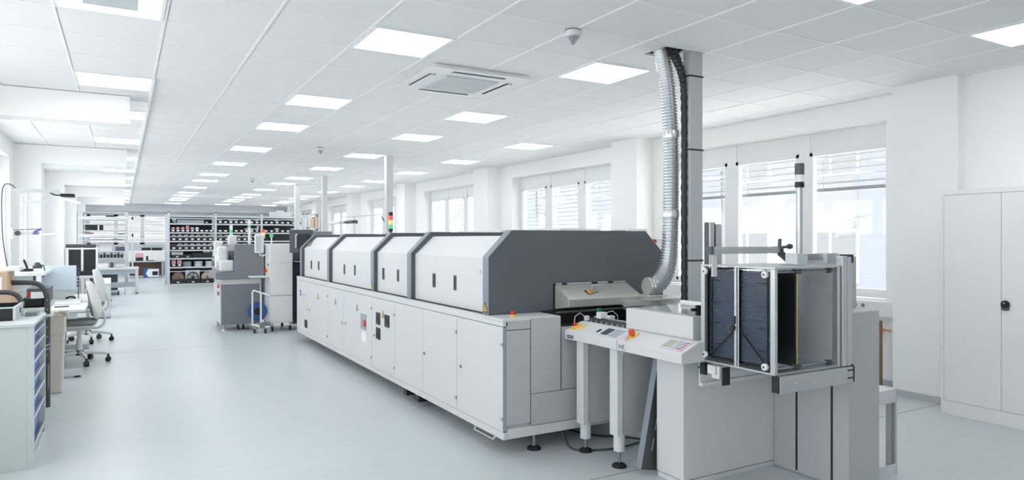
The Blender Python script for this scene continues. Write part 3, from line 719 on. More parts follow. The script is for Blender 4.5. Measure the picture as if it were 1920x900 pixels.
# clamp beam with lever, brackets
b = MB(); b.box(2.82, 3.36, 2.70, 2.74, 1.416, 1.456); b.box(2.82, 3.36, 2.695, 2.70, 1.421, 1.432); b.box(2.82, 3.36, 2.695, 2.70, 1.440, 1.451); CB = b.build('clamp_beam', 'alu', UN, bevel=0.001)
MB().box(2.80, 2.822, 2.698, 2.742, 1.414, 1.458).build('beam_cap', 'frame_dark', CB, bevel=0.002)
b = MB(); b.cyl((3.36, 2.72, 1.435), (3.40, 2.72, 1.435), 0.016, n=12); b.bar((3.38, 2.72, 1.43), (3.385, 2.72, 1.50), 0.014); b.cyl((3.35, 2.69, 1.45), (3.43, 2.69, 1.455), 0.008, n=10); b.cyl((3.425, 2.69, 1.455), (3.445, 2.69, 1.456), 0.015, n=12)
b.bar((3.36, 2.70, 1.42), (3.42, 2.68, 1.37), 0.03, 0.03); b.build('clamp_lever', 'tube_dark', CB)
MB().box(2.845, 2.885, 2.735, 2.742, 1.29, 1.418).build('hanger_plate', 'white', CB, bevel=0.003)
b = MB(); b.box(3.255, 3.345, 2.50, 2.58, 1.36, 1.418); b.box(3.515, 3.60, 2.50, 2.58, 1.36, 1.418); each(b, 'bracket', 'shelfgrey', CB, bevel=0.002)
b = MB(); b.box(3.345, 3.66, 2.53, 2.57, 1.378, 1.415); b.box(3.345, 3.66, 2.524, 2.53, 1.382, 1.392); b.build('cross_profile', 'alu', CB)
# beacon on a pole
b = MB(); b.cyl((3.795, 2.898, 1.06), (3.795, 2.898, 1.84), 0.019, n=16); PB = b.build('beacon_pole', 'alu', UN, smooth=True)
MB().cyl((3.795, 2.898, 1.832), (3.795, 2.898, 1.867), 0.029, n=20).build('beacon_base', 'black', PB, smooth=True)
MB().cyl((3.795, 2.898, 1.867), (3.795, 2.898, 1.914), 0.027, n=20).build('beacon_lens', 'white', PB, smooth=True)
MB().cyl((3.795, 2.898, 1.914), (3.795, 2.898, 1.986), 0.029, n=20).build('beacon_cap', 'frame_dark', PB, smooth=True)
# ================================================================== BOARD MAGAZINE
def magazine(x0, x1, y0, y1, z0, z1, label, full=True, group=None):
    t_ = thing('board_magazine', ((x0+x1)/2, (y0+y1)/2, z0), label, 'magazine', group)
    MB().box(x0, x1, y0, y1, z0, z0+0.010).build('base_plate', 'alu', t_, bevel=0.002)
    MB().box(x0, x1, y0, y1, z1-0.010, z1).build('top_plate', 'alu', t_, bevel=0.002)
    for x in (x0, x1-0.022):
        for y in (y0, y1-0.03):
            MB().box(x, x+0.022, y, y+0.03, z0+0.010, z1-0.010).build('post', 'alu', t_, bevel=0.002)
    return t_
x0, x1, y0, y1, z0, z1 = 2.93, 3.468, 2.385, 2.905, 0.790, 1.352
MG = magazine(x0, x1, y0, y1, z0, z1, 'aluminium cage with ribbed black board walls, held by the unloader lift', group=None)
def ribbed(x, ya, yb, za, zb, name):
    b = MB(); b.box(x+0.012, x+0.020, ya, yb, za, zb); n = 44; st = (zb-za)/n
    for k in range(n): b.box(x, x+0.013, ya+0.006, yb-0.002, za+k*st, za+k*st+st*0.55)
    return b.build(name, 'black_sheen', MG)
ribbed(2.962, 2.425, 2.640, 0.83, 1.325, 'ribbed_wall'); ribbed(2.962, 2.668, 2.868, 0.83, 1.325, 'ribbed_wall')
b = MB()
for y in (2.455, 2.846): b.box(2.955, 2.962, y-0.003, y+0.003, 0.83, 1.325)
for y in (2.645, 2.870): b.box(2.95, 2.985, y, y+0.022, 0.81, 1.33)
for y, dy in ((2.455, 0.06), (2.846, -0.06)):
    for z in (0.90, 1.02, 1.14, 1.26): b.box(2.955, 2.960, min(y, y+dy), max(y, y+dy), z, z+0.004)
b.build('wall_edge', 'black', MG)
b = MB(); b.cyl((2.942, 2.655, 0.80), (2.942, 2.655, 1.343), 0.009, n=14); b.cyl((2.948, 2.641, 0.80), (2.948, 2.641, 1.343), 0.005, n=10); b.build('centre_rod', 'alu', MG, smooth=True)
kb = MB().lathe([(0.014, 2.918), (0.016, 2.921), (0.016, 2.932), (0.012, 2.934)], (0, 2.662, 1.010), 20, 'x').build('lock_knob', 'black', MG, smooth=True)
b = MB(); b.box(2.925, 2.934, 2.648, 2.652, 1.03, 1.075); b.build('lock_lever', 'black', MG)
b = MB(); b.bar((2.948, 2.66, 1.0), (2.948, 2.85, 0.835), 0.004, 0.010, up=(1, 0, 0)); b.bar((2.948, 2.63, 1.0), (2.948, 2.445, 0.82), 0.004, 0.010, up=(1, 0, 0)); b.build('strut', 'black', MG)
for y, z in ((2.878, 1.312), (2.452, 1.312), (2.878, 0.832), (2.452, 0.826)):
    r = MB().lathe([(0.016, 2.925), (0.019, 2.928), (0.019, 2.942), (0.012, 2.943)], (0, y, z), 18, 'x').build('end_roller', 'white', MG, smooth=True)
    MB().lathe([(0.006, 2.922), (0.006, 2.926)], (0, y, z), 10, 'x').build('roller_pin', 'tube_dark', r)
b = MB(); b.box(3.138, 3.150, 2.425, 2.875, 0.815, 1.315); W2 = b.build('adjustable_wall', 'black', MG)
b = MB(); b.m = 1
for k in range(44): b.box(3.150, 3.158, 2.424, 2.87, 0.82+k*0.0112, 0.82+k*0.0112+0.005)  # ribs coloured bright to bounce light onto the back plate
b.m = 0
for z in (0.9, 1.0, 1.12, 1.22, 1.29): b.cyl((3.138, 2.64, z), (3.1365, 2.64, z), 0.004, n=8)
b.m = 2
b.box(3.150, 3.153, 2.4225, 2.424, 0.82, 1.312)
b.build('board_slots', ['shelfgrey', 'galv', 'yellow'], W2)
MB().box(3.446, 3.452, 2.42, 2.87, 0.80, 1.342).build('back_plate', 'galv', MG)
b = MB()
for y, z in ((2.42, 1.325), (2.86, 1.325), (2.42, 0.815), (2.86, 0.815)): b.cyl((2.955, y, z), (3.46, y, z), 0.007, n=10)
each(b, 'spindle', 'zinc', MG, smooth=True)
b = MB()
for z in (1.325, 0.815): b.box(3.125, 3.165, 2.405, 2.435, z-0.012, z+0.012); b.cyl((3.40, 2.42, z), (3.425, 2.42, z), 0.014, n=12)
each(b, 'spindle_nut', 'tube_dark', MG)
# second magazine on the floor behind the unloader
M2 = magazine(4.085, 4.30, 2.56, 2.98, 0.0, 0.545, 'empty galvanised magazine standing on the floor behind the unloader')
b = MB()
for y in (2.60, 2.70): b.box(4.29, 4.302, y, y+0.03, 0.01, 0.535)
for z in (0.1, 0.2, 0.32, 0.42): b.cyl((4.09, 2.558, z), (4.09, 2.552, z), 0.006, n=8)
each(b, 'side_rail', 'galv', M2)
b = MB(); b.box(4.105, 4.28, 2.558, 2.562, 0.46, 0.545); b.box(4.105, 4.28, 2.558, 2.562, 0.0, 0.07); each(b, 'end_bracket', 'galv', M2)
# leaning steel channel
b = MB()
th = math.radians(12); ex = Vector((math.cos(th), 0, -math.sin(th))); ez = Vector((math.sin(th), 0, math.cos(th)))
o0 = Vector((2.845, 3.33, 0.045))
def ch(a, c, y): return o0+ex*a+ez*c+Vector((0, y, 0))
b.plate([ch(0, 0, 0.0), ch(0.19, 0, 0.0), ch(0.19, 0.80, 0.0), ch(0, 0.80, 0.0)], (0, 1, 0), 0.003)
b.plate([ch(0, 0, 0.003), ch(0, 0, 0.05), ch(0, 0.80, 0.05), ch(0, 0.80, 0.003)], ex, 0.003)
lp = tag(b.build('steel_channel', ['gunmetal'], None), 'dark slotted steel channel leaning against the unloader pedestal', 'metal channel')
b = MB()
for k in range(5): b.plate([ch(0.06, 0.12+k*0.13, -0.001), ch(0.066, 0.12+k*0.13, -0.001), ch(0.066, 0.20+k*0.13, -0.001), ch(0.06, 0.20+k*0.13, -0.001)], (0, 1, 0), 0.001)
b.build('slots', 'shelfgrey', lp)
b = MB(); b.plate([ch(-0.002, 0, 0.0), ch(-0.002, 0, 0.05), ch(-0.002, 0.80, 0.05), ch(-0.002, 0.80, 0.0)], ex, 0.0015); b.build('flange', 'frame_grey', lp)
# ================================================================== DUCT, SLEEVE, STRAPPED COLUMN
SCOL = thing('column', (3.91, 3.96, 0), 'grey square service column with black cable ties beside the silver duct', 'column', kind='structure')
MB().box(3.84, 3.975, 3.92, 4.0, 0, ZC).build('shaft', 'panel_shaded', SCOL, bevel=0.006)
for z in (2.768, 2.192, 1.325):
    b = MB(); q = 0.004
    for xx0, xx1, yy0, yy1 in ((3.84-q, 3.975+q, 3.92-q, 3.92), (3.84-q, 3.975+q, 4.0, 4.0+q), (3.84-q, 3.84, 3.92, 4.0), (3.975, 3.975+q, 3.92, 4.0)): b.box(xx0, xx1, yy0, yy1, z, z+0.012)
    b.build('cable_tie', 'black', SCOL)
def spline(ctrl, n):
    P = [Vector(c) for c in ctrl]; P = [2*P[0]-P[1]]+P+[2*P[-1]-P[-2]]; out = []
    for i in range(1, len(P)-2):
        for k in range(n):
            t = k/n; p0, p1, p2, p3 = P[i-1:i+3]
            out.append(0.5*((2*p1)+(-p0+p2)*t+(2*p0-5*p1+4*p2-p3)*t*t+(-p0+3*p1-3*p2+p3)*t**3))
    out.append(P[-2]); return out
DPTS = [(3.66, 4.07, 3.03), (3.70, 4.07, 2.90), (3.745, 4.07, 2.70), (3.772, 4.07, 2.45), (3.785, 4.07, 2.15), (3.782, 4.07, 1.80), (3.775, 4.07, 1.55), (3.768, 4.08, 1.36), (3.745, 4.09, 1.245), (3.69, 4.10, 1.165), (3.64, 4.11, 1.130), (3.585, 4.12, 1.125)]
pts = spline(DPTS, 34)
# resample evenly
L = [0.0]
for a, c in zip(pts, pts[1:]): L.append(L[-1]+(c-a).length)
def at(s):
    for k in range(len(L)-1):
        if L[k+1] >= s: f = (s-L[k])/(L[k+1]-L[k]+1e-9); return pts[k].lerp(pts[k+1], f)
    return pts[-1]
nr = int(L[-1]/0.006)
ring = [at(L[-1]*k/nr) for k in range(nr+1)]
rad = [0.0610+0.012*max(0, min(1, (k/nr-0.78)/0.15))+0.0026*(1 if (k//2) % 2 else -1) for k in range(nr+1)]
DU = thing('flexible_duct', (3.785, 4.07, 1.1), 'silver corrugated exhaust duct dropping from the ceiling to the oven', 'duct')
MB().tube(ring, 0.06, 28, radii=rad).build('hose', 'duct', DU, smooth=False)
for z in (2.33, 1.70):
    p = min(ring, key=lambda q: abs(q.z-z) if q.z > 1.4 else 9)
    b = MB(); b.tube([p+Vector((0, 0, -0.03)), p+Vector((0, 0, -0.01)), p+Vector((0.002, 0, 0.012)), p+Vector((0, 0, 0.03))], 0.066, 24, radii=[0.064, 0.068, 0.0665, 0.0645]); b.build('foil_tape', 'foil', DU, smooth=True)
SP = spline([(3.715, 4.00, 3.02), (3.74, 3.985, 2.93), (3.80, 3.975, 2.80), (3.822, 3.97, 2.62), (3.828, 3.97, 2.2), (3.826, 3.97, 1.8), (3.826, 3.97, 1.3), (3.83, 3.97, 0.9), (3.83, 3.97, 0.5), (3.83, 3.97, 0.02)], 14)
b = MB(); b.tube(SP, 0.03, 12, radii=[0.042-0.018*min(1, k/40)+0.0035*math.sin(k*2.1)+0.002*random.random() for k in range(len(SP))])
tag(b.build('cable_sleeve', 'sleeve', smooth=True), 'wrinkled black cable sleeve running down beside the silver duct', 'cable sleeve')
MB().tube([(3.70, 4.03, 3.05), (3.76, 3.99, 2.97), (3.80, 3.975, 2.90)], 0.014, 8).build('white_cable', 'white', bpy.data.objects['cable_sleeve'], smooth=True)
b = MB().tube(spline([(2.78, 4.16, 0.13), (2.80, 4.12, 0.05), (2.78, 3.98, 0.012), (2.92, 3.88, 0.010), (3.1, 3.85, 0.010), (3.35, 3.9, 0.01), (3.7, 4.1, 0.01)], 10), 0.007, 8)
tag(b.build('floor_cable', 'tube_dark', smooth=True), 'grey cable looping on the floor under the linking conveyor', 'cable')
for pp, lb in (([(3.0, 4.5, 0.012), (3.1, 4.2, 0.012), (3.3, 4.0, 0.012), (3.5, 3.7, 0.012), (3.6, 3.5, 0.012)], 'black cable lying on the floor behind the conveyor legs'),):
    tag(MB().tube(spline(pp, 8), 0.008, 8).build('floor_cable', 'black', smooth=True), lb, 'cable')
# ================================================================== LOCKER, WALL FITTINGS
LO = thing('locker', (6.35, 2.8, 0), 'tall pale grey two-door steel cabinet against the right wall', 'cabinet')
b = MB(); b.box(6.155, 6.555, 2.34, 3.27, 0, 1.913); b.box(6.13, 6.155, 3.245, 3.27, 0.115, 1.875); b.box(6.13, 6.155, 2.34, 2.365, 0.115, 1.875); b.box(6.13, 6.155, 2.34, 3.27, 1.875, 1.913); b.box(6.13, 6.155, 2.34, 3.27, 0, 0.115)
b.build('carcass', 'locker', LO, bevel=0.003)
MB().box(6.14, 6.156, 2.36, 3.25, 0.11, 1.88).build('door_gap', 'gap', LO)
d1 = MB().box(6.132, 6.152, 2.806, 3.243, 0.118, 1.873).build('door', 'locker', LO, bevel=0.002)
d2 = MB().box(6.132, 6.152, 2.367, 2.803, 0.118, 1.873).build('door', 'locker', LO, bevel=0.002)
b = MB(); hy, hz = 2.772, 0.975
b.plate([(6.1322, hy+0.034*math.cos(math.radians(a)), hz+0.034*math.sin(math.radians(a))) for a in range(-20, 201, 20)]+[(6.1322, hy-0.026, hz-0.045), (6.1322, hy, hz-0.05), (6.1322, hy+0.026, hz-0.045)], (-1, 0, 0), 0.012)
hd = b.build('handle', 'frame_dark', d2, bevel=0.003)
MB().lathe([(0.027, 6.114), (0.029, 6.117), (0.029, 6.121)], (0, hy, hz+0.004), 20, 'x').build('handle_disc', 'black', hd, smooth=True)
MB().lathe([(0.006, 6.110), (0.007, 6.114)], (0, hy+0.004, hz+0.012), 12, 'x').build('lock', 'alu', hd, smooth=True)
TK = thing('cable_trunking', (6.73, 5.8, 0.70), 'white cable trunking along the wall under the near window', 'trunking')
MB().box(6.70, 6.779, 3.90, 7.65, 0.70, 0.862).build('channel', 'white', TK, bevel=0.003)
MB().box(6.694, 6.702, 3.95, 4.30, 0.715, 0.845).build('cover', 'white', TK, bevel=0.002)
for y in (4.345, 4.43):
    s = MB().box(6.692, 6.702, y-0.04, y+0.04, 0.775, 0.845).build('socket', 'white', TK, bevel=0.004)
    MB().lathe([(0.020, 6.690), (0.020, 6.693)], (0, y, 0.81), 18, 'x').build('socket_well', 'seam', s)
WF = thing('wooden_frame', (6.55, 4.12, 0), 'brown wooden frame leaning under the window beside the unloader', 'frame')
b = MB(); b.box(6.60, 6.63, 4.095, 4.15, 0, 0.68); b.box(6.60, 6.63, 4.15, 4.75, 0.64, 0.68); b.box(6.60, 6.63, 4.70, 4.75, 0, 0.64); b.build('wood', 'wood', WF, bevel=0.003)
tag(MB().cyl((6.64, 4.02, 0.585), (6.66, 5.2, 0.60), 0.012, n=10).build('copper_pipe', 'copper', smooth=True), 'short copper pipe end poking past the wooden frame', 'pipe')
# white storage units behind the oven
def unit(y0, y1, x, z, label, slats):
    t_ = thing('storage_unit', (x+0.3, (y0+y1)/2, 0), label, 'cabinet', 'white units behind the oven')
    MB().box(x, x+0.6, y0, y1, 0, z-0.16).build('body', 'white', t_, bevel=0.004)
    b = MB(); b.box(x, x+0.6, y0, y1, z-0.03, z); b.box(x, x+0.04, y0, y0+0.06, z-0.16, z-0.03); b.box(x, x+0.04, y1-0.06, y1, z-0.16, z-0.03); b.box(x+0.3, x+0.6, y0, y1, z-0.16, z-0.03); b.build('canopy', 'white', t_, bevel=0.003)
    if slats:
        b = MB(); k = y0+0.10
        while k < y1-0.1: b.box(x+0.02, x+0.10, k, k+0.02, z-0.15, z-0.03); k += 0.05
        b.build('slats', 'frame_dark', t_)
    else:
        MB().box(x+0.01, x+0.02, y0+0.06, y1-0.06, z-0.16, z-0.04).build('pane', 'blue', t_)
unit(8.35, 9.75, 4.6, 1.625, 'white unit with dark vertical slats just visible over the oven hoods', True)
unit(6.85, 8.25, 4.6, 1.625, 'white unit with long blue pane just visible over the oven hoods', False)

t_ = thing('side_cabinet', (5.25, 6.37, 0), 'white side cabinet hidden behind the oven end cap, carrying a small printer', 'cabinet')
MB().box(5.0, 5.5, 6.0, 6.75, 0, 1.5).build('body', 'white', t_, bevel=0.004)
t_ = thing('label_printer', (5.25, 6.37, 1.5), 'small pale printer with dark slot peeking over the oven end cap', 'printer')
MB().box(5.1, 5.4, 6.2, 6.55, 1.5, 1.62).build('body', 'white', t_, bevel=0.015)
MB().box(5.095, 5.10, 6.25, 6.5, 1.575, 1.60).build('paper_slot', 'tube_dark', t_)
# ================================================================== PICK AND PLACE LINE BEYOND THE OVEN
DM = thing('placement_machine', (1.8, 12.3, 0), 'dark grey placement machine on castors beyond the oven', 'machine')
MB().box(1.40, 1.99, 11.90, 12.9, 0.10, 0.755).build('lower_body', 'pmgrey', DM, bevel=0.004)
MB().box(1.395, 2.0, 11.895, 12.9, 0.757, 0.845).build('steel_band', 'steel', DM, bevel=0.003)
MB().box(1.31, 1.70, 11.86, 12.9, 0.845, 0.96).build('feeder_deck', 'pmgrey', DM, bevel=0.004)
MB().box(1.59, 2.05, 11.87, 12.9, 0.845, 1.412).build('upper_body', 'pmgrey', DM, bevel=0.006)
MB().box(1.385, 1.40, 11.93, 12.85, 0.12, 0.755).build('side_door', 'shelfgrey', DM, bevel=0.003)
warn_sign(DM, (1.60, 11.898, 0.66), (1, 0, 0), (0, 0, 1), 0.045, 0.04)
for k, z in enumerate((0.735, 0.62)):
    MB().box(1.335, 1.362, 11.885, 11.94, z-0.03, z+0.03).build('control_button', 'orange', DM, bevel=0.004)
for x, y in ((1.44, 11.98), (1.93, 11.98), (1.44, 12.8), (1.93, 12.8)):
    f_ = MB().cyl((x, y, 0.03), (x, y, 0.12), 0.014, n=10).build('foot', 'alu', DM, smooth=True)
    MB().lathe([(0.035, 0.0), (0.035, 0.012), (0.018, 0.03)], (x, y, 0), 16).build('foot_pad', 'white', f_, smooth=True)
for x in (1.66, 1.74):
    MB().cyl((x-0.015, 12.0, 0.055), (x+0.015, 12.0, 0.055), 0.045, n=16).build('castor', 'black', DM, smooth=True)
# white feeder covers and lamps on the left of the dark machine
for k, (x, y, z0_, z1_, wd) in enumerate(((1.46, 12.15, 1.10, 1.38, 0.10), (1.53, 12.05, 0.96, 1.15, 0.15), (1.50, 12.45, 1.0, 1.25, 0.14))):
    b = MB(); b.box(x-wd, x+wd*0.5, y-0.10, y+0.10, z0_, z1_); b.build('feeder_cover', 'offwhite', DM, bevel=0.035)
b = MB()
for k in range(6): b.box(1.585, 1.592, 11.95+k*0.12, 12.0+k*0.12, 1.0, 1.30)
b.build('feeder_slots', 'black', DM)
for x, y, z in ((1.47, 13.0, 1.33), (1.72, 13.2, 1.43)):
    p_ = MB().cyl((x, y, 0.9), (x, y, z-0.1), 0.02, n=10).build('monitor_post', 'offwhite', DM)
    MB().box(x-0.07, x+0.07, y-0.14, y+0.02, z-0.14, z+0.14).build('monitor', 'offwhite', p_, bevel=0.03)
# white machine
WM = thing('screen_printer', (2.6, 12.0, 0), 'off-white upright machine beside the far end of the oven', 'machine')
MB().box(2.07, 2.43, 11.49, 12.30, 0.135, 0.575).build('lower_body', 'white', WM, bevel=0.006)
MB().box(2.44, 3.3, 11.62, 12.30, 0.10, 0.575).build('lower_body', 'frame_dark', WM, bevel=0.006)
MB().box(2.07, 2.43, 11.49, 12.30, 0.579, 1.42).build('upper_body', 'white', WM, bevel=0.006)
MB().box(2.44, 3.3, 11.62, 12.30, 0.579, 1.42).build('upper_body', 'frame_dark', WM, bevel=0.006)
MB().box(2.105, 2.415, 11.482, 11.49, 0.590, 1.105).build('door', 'white', WM, bevel=0.003)
MB().box(2.08, 2.425, 11.482, 11.49, 1.115, 1.41).build('top_panel', 'white', WM, bevel=0.003)
MB().box(2.105, 2.415, 11.482, 11.49, 0.15, 0.57).build('door', 'white', WM, bevel=0.003)
b = MB(); b.box(2.445, 2.85, 11.52, 11.60, 0.10, 1.10); b.build('side_cover', 'black', WM)
b = MB(); b.box(2.47, 2.80, 11.48, 11.9, 1.12, 1.14); b.build('keyboard_shelf', 'offwhite', WM); MB().box(2.44, 2.74, 11.36, 11.56, 1.142, 1.165).build('keyboard', 'black', WM)
estop(WM, (2.07, 11.66, 0.985), n=(-1, 0, 0), r=0.03)
MB().box(2.064, 2.071, 11.60, 11.64, 1.06, 1.10).build('key_switch', 'black', WM)
MB().box(1.78, 2.06, 11.50, 11.76, 0.875, 0.90).build('keyboard_tray', 'offwhite', WM, bevel=0.008)
ar = MB().tube([(2.07, 11.7, 1.25), (1.98, 11.66, 1.22), (1.94, 11.64, 1.25)], 0.014, 8).build('monitor_arm', 'offwhite', WM, smooth=True)
b = MB(); b.box(1.86, 2.0, 11.60, 11.66, 1.27, 1.575); mo = b.build('monitor', 'white', ar, bevel=0.02)
MB().box(1.875, 1.955, 11.596, 11.60, 1.30, 1.545).build('screen', 'shelfgrey', mo)
for x, y in ((2.12, 11.55), (2.40, 11.55), (2.12, 12.2), (2.40, 12.2)):
    f_ = MB().box(x-0.012, x+0.012, y-0.012, y+0.012, 0.07, 0.14).build('castor_fork', 'alu', WM)
    MB().cyl((x-0.015, y, 0.04), (x+0.015, y, 0.04), 0.04, n=14).build('castor', 'black', f_, smooth=True)
for x, y, zt, ms in ((2.10, 12.25, 1.66, ('led_green', 'led_amber', 'led_red')), (2.24, 12.28, 1.58, ('led_green',))):
    p_ = MB().cyl((x, y, 1.415), (x, y, zt-0.05*len(ms)), 0.012, n=10).build('beacon_pole', 'white', WM)
    z = zt-0.05*len(ms)
    for m_ in ms:
        MB().cyl((x, y, z), (x, y, z+0.05), 0.03, n=14).build(m_.split('_')[1]+'_light', m_, p_, smooth=True); z += 0.05
# trolley frame with blue reel between the machines
TR = thing('reel_trolley', (1.95, 11.6, 0), 'white tube trolley holding a blue reel between the grey and white machines', 'trolley')
b = MB(); b.tube([(1.80, 11.45, 0.13), (1.80, 11.45, 0.66), (1.82, 11.46, 0.68), (2.04, 11.30, 0.60)], 0.014, 8); b.tube([(1.92, 11.40, 0.13), (1.92, 11.40, 0.64)], 0.014, 8); b.tube([(1.80, 11.45, 0.14), (1.92, 11.40, 0.10), (2.04, 11.34, 0.10)], 0.014, 8)
b.build('frame', 'white', TR, smooth=True)
MB().lathe([(0.15, -0.02), (0.15, 0.02)], (1.905, 11.62, 0.33), 28, 'y').build('reel', 'blue', TR, smooth=True)
MB().lathe([(0.06, -0.024), (0.06, 0.024)], (1.905, 11.62, 0.33), 20, 'y').build('reel_hub', 'black', TR, smooth=True)
b = MB(); b.box(1.90, 2.06, 11.36, 11.47, 0.09, 0.17); b.build('deck', 'pmgrey', TR)
for x, y in ((1.83, 11.44), (1.98, 11.36)):
    MB().cyl((x-0.012, y, 0.035), (x+0.012, y, 0.035), 0.035, n=14).build('castor', 'black', TR, smooth=True)
# monitor on the far end of the oven
MO = thing('monitor', (2.35, 10.7, 1.28), 'dark monitor seen from behind above the far end of the oven', 'monitor')
c_, r_ = Vector((2.37, 10.60, 1.465)), Vector((0.94, -0.34, 0)).normalized(); n_ = Vector((r_.y, -r_.x, 0)); u_ = Vector((0, 0, 1))
MB().obox(c_, r_*0.17, n_*0.02, u_*0.175).build('housing', 'frame_dark', MO, bevel=0.006)
MB().obox(c_+r_*0.04+n_*0.04, r_*0.09, n_*0.03, u_*0.11).build('rear_cover', 'black', MO, bevel=0.01)
b = MB(); b.obox(c_-r_*0.075+n_*0.03, r_*0.008, n_*0.012, u_*0.105); b.obox(c_-r_*0.045+n_*0.03+u_*0.10, r_*0.035, n_*0.012, u_*0.010); each(b, 'bracket', 'alu', MO)
MB().tube([c_+r_*0.05+n_*0.05, c_+r_*0.25+n_*0.06-u_*0.05, (2.75, 10.52, 1.30), (2.75, 10.52, 0.0)], 0.02, 8).build('arm', 'tube_dark', MO, smooth=True)
MO2 = thing('monitor', (2.75, 10.95, 1.30), 'second grey monitor edge behind the dark one at the oven end', 'monitor')
MB().obox((2.75, 10.95, 1.47), r_*0.18, n_*0.02, u_*0.15).build('housing', 'frame_grey', MO2, bevel=0.006)
MB().box(2.72, 2.78, 10.94, 10.98, 0, 1.32).build('post', 'tube_dark', MO2)
# arm lamps over the benches behind the oven
LP = thing('arm_lamp', (4.75, 15.0, 0), 'bench lamp gantry with dark swivel head beyond the oven hoods', 'lamp')
b = MB(); b.cyl((4.80, 13.6, 0), (4.80, 13.6, 2.02), 0.014, n=8); b.cyl((4.70, 15.6, 0), (4.70, 15.6, 2.02), 0.014, n=8); b.cyl((4.80, 13.5, 2.01), (4.62, 16.4, 2.03), 0.012, n=8); each(b, 'post', 'shelfgrey', LP)
for y in (13.75, 15.7):
    MB().bar((4.79, y, 1.86), (4.78, y+0.16, 1.97), 0.02).build('brace', 'black', LP)
b = MB(); b.box(4.55, 4.70, 15.3, 16.0, 1.86, 1.93); b.build('lamp_head', 'tube_dark', LP, bevel=0.03)
MB().box(4.50, 4.66, 16.2, 17.3, 1.86, 1.93).build('lamp_tube', 'offwhite', LP, bevel=0.02)
# beige archive shelf at the far right
SH = thing('archive_shelf', (6.2, 26.0, 0), 'beige shelf of boxes in the far right corner behind the white columns', 'shelf')
b = MB(); b.box(6.05, 6.10, 25.8, 26.3, 0, 2.45); b.box(6.40, 6.44, 25.8, 26.3, 0, 2.45)
for z in (0.4, 0.9, 1.4, 1.9, 2.42): b.box(6.05, 6.44, 25.8, 26.3, z, z+0.03)
b.build('frame', 'offwhite', SH)
for k, z in enumerate((1.43, 1.93)):
    for q in range(2):
        tag(MB().box(6.11+q*0.15, 6.24+q*0.15, 25.82, 26.25, z, z+0.33+0.05*q).build('archive_box', 'tan', bevel=0.005),
            'beige archive box, %s on the %s of the far right shelf' % (('left', 'right')[q], ('middle board', 'top board')[k]), 'box', 'archive boxes')
# ================================================================== FAR REEL RACKS
RX = [1.311, 2.713, 4.172, 5.578]
RY0, RY1 = 24.65, 26.2
LV = [2.262, 2.01, 1.717, 1.437, 1.146, 0.876, 0.589, 0.04]
RK = thing('reel_rack', (3.4, 25.3, 0), 'long three-bay steel rack full of component reels at the far end', 'shelf')
for x in RX:
    for y in (RY0, RY1):
        u = MB().box(x-0.035, x+0.035, y-0.03, y+0.03, 0.0, 2.36).build('upright', 'shelfgrey', RK, bevel=0.004)
        MB().box(x-0.04, x+0.04, y-0.035, y+0.035, 2.36, 2.385).build('cap', 'tube_dark', u)
MB().box(RX[0]-0.03, RX[0]-0.02, RY0, RY1, 0.05, 2.30).build('side_panel', 'uprightgrey', RK)
for k in range(3):
    for z in LV:
        sh = MB().box(RX[k]+0.035, RX[k+1]-0.035, RY0-0.02, RY1, z-0.045, z).build('shelf_board', 'shelfgrey', RK)
    MB().box(RX[k]+0.035, RX[k+1]-0.035, RY0+0.75, RY0+0.77, 0.05, 2.2).build('back_sheet', 'frame_dark', RK)
    MB().box(RX[k]+0.035, RX[k+1]-0.035, RY0+0.0, RY0+0.02, 0.43, 0.456).build('rail', 'shelfgrey', RK)
    MB().box(RX[k]+0.035, RX[k+1]-0.035, RY0+0.0, RY0+0.02, 2.15, 2.175).build('rail', 'shelfgrey', RK)
BAYN = ['left bay', 'middle bay', 'right bay']; SHN = ['top', 'second', 'third', 'fourth', 'fifth', 'sixth', 'bottom']
def rbin(x, w_, z, h, label, lab_h=0.05, mm='binblack'):
    t_ = thing('reel_bin', (x, RY0+0.1, z), label, 'bin', 'bins on the reel rack')
    b = MB(); b.box(x-w_/2, x+w_/2, RY0+0.02, RY0+0.03, z, z+h); b.box(x-w_/2, x-w_/2+0.008, RY0+0.03, RY0+0.32, z, z+h); b.box(x+w_/2-0.008, x+w_/2, RY0+0.03, RY0+0.32, z, z+h); b.box(x-w_/2, x+w_/2, RY0+0.02, RY0+0.32, z, z+0.008)
    b.build('body', mm, t_)
    MB().box(x-0.038, x+0.038, RY0+0.016, RY0+0.02, z+0.03, z+0.03+lab_h).build('label_card', 'paper', t_)
def reel(x, z, r, m_, label, y=0.12, hub=True):
    t_ = thing('component_reel', (x, RY0+y, z), label, 'reel', 'reels on the rack')
    MB().lathe([(r, -0.012), (r, 0.012)], (x, RY0+y, z+r), 28, 'y').build('flange', m_, t_, smooth=True)
    if hub: MB().lathe([(r*0.22, -0.014), (r*0.22, 0.014)], (x, RY0+y, z+r), 16, 'y').build('hub', 'ink', t_, smooth=True)
def bag(x, z, w_, h, m_, label, y=0.12):
    b = MB(); b.box(x-w_/2, x+w_/2, RY0+y-0.06, RY0+y+0.06, z, z+h)
    tag(b.build('parts_bag', m_, sub=2, bevel=0.01), label, 'bag', 'bags on the rack')
def row7(bay, lev, zf, n=7):
    x0_, x1_ = RX[bay]+0.06, RX[bay+1]-0.06; st = (x1_-x0_)/n
    for q in range(n):
        x = x0_+st*(q+0.5)
        rbin(x, st*0.93, zf, 0.115, 'black bin, %s from left on the %s shelf, %s of the reel rack' % (ORD[q], SHN[lev], BAYN[bay]))
        m_ = 'maroon' if (bay == 0 and lev == 3 and q == 0) else 'reel'
        reel(x, zf+0.012, 0.098, m_, '%s reel standing in the %s bin on the %s shelf, %s' % ('dark red' if m_ == 'maroon' else 'white', ORD[q], SHN[lev], BAYN[bay]))
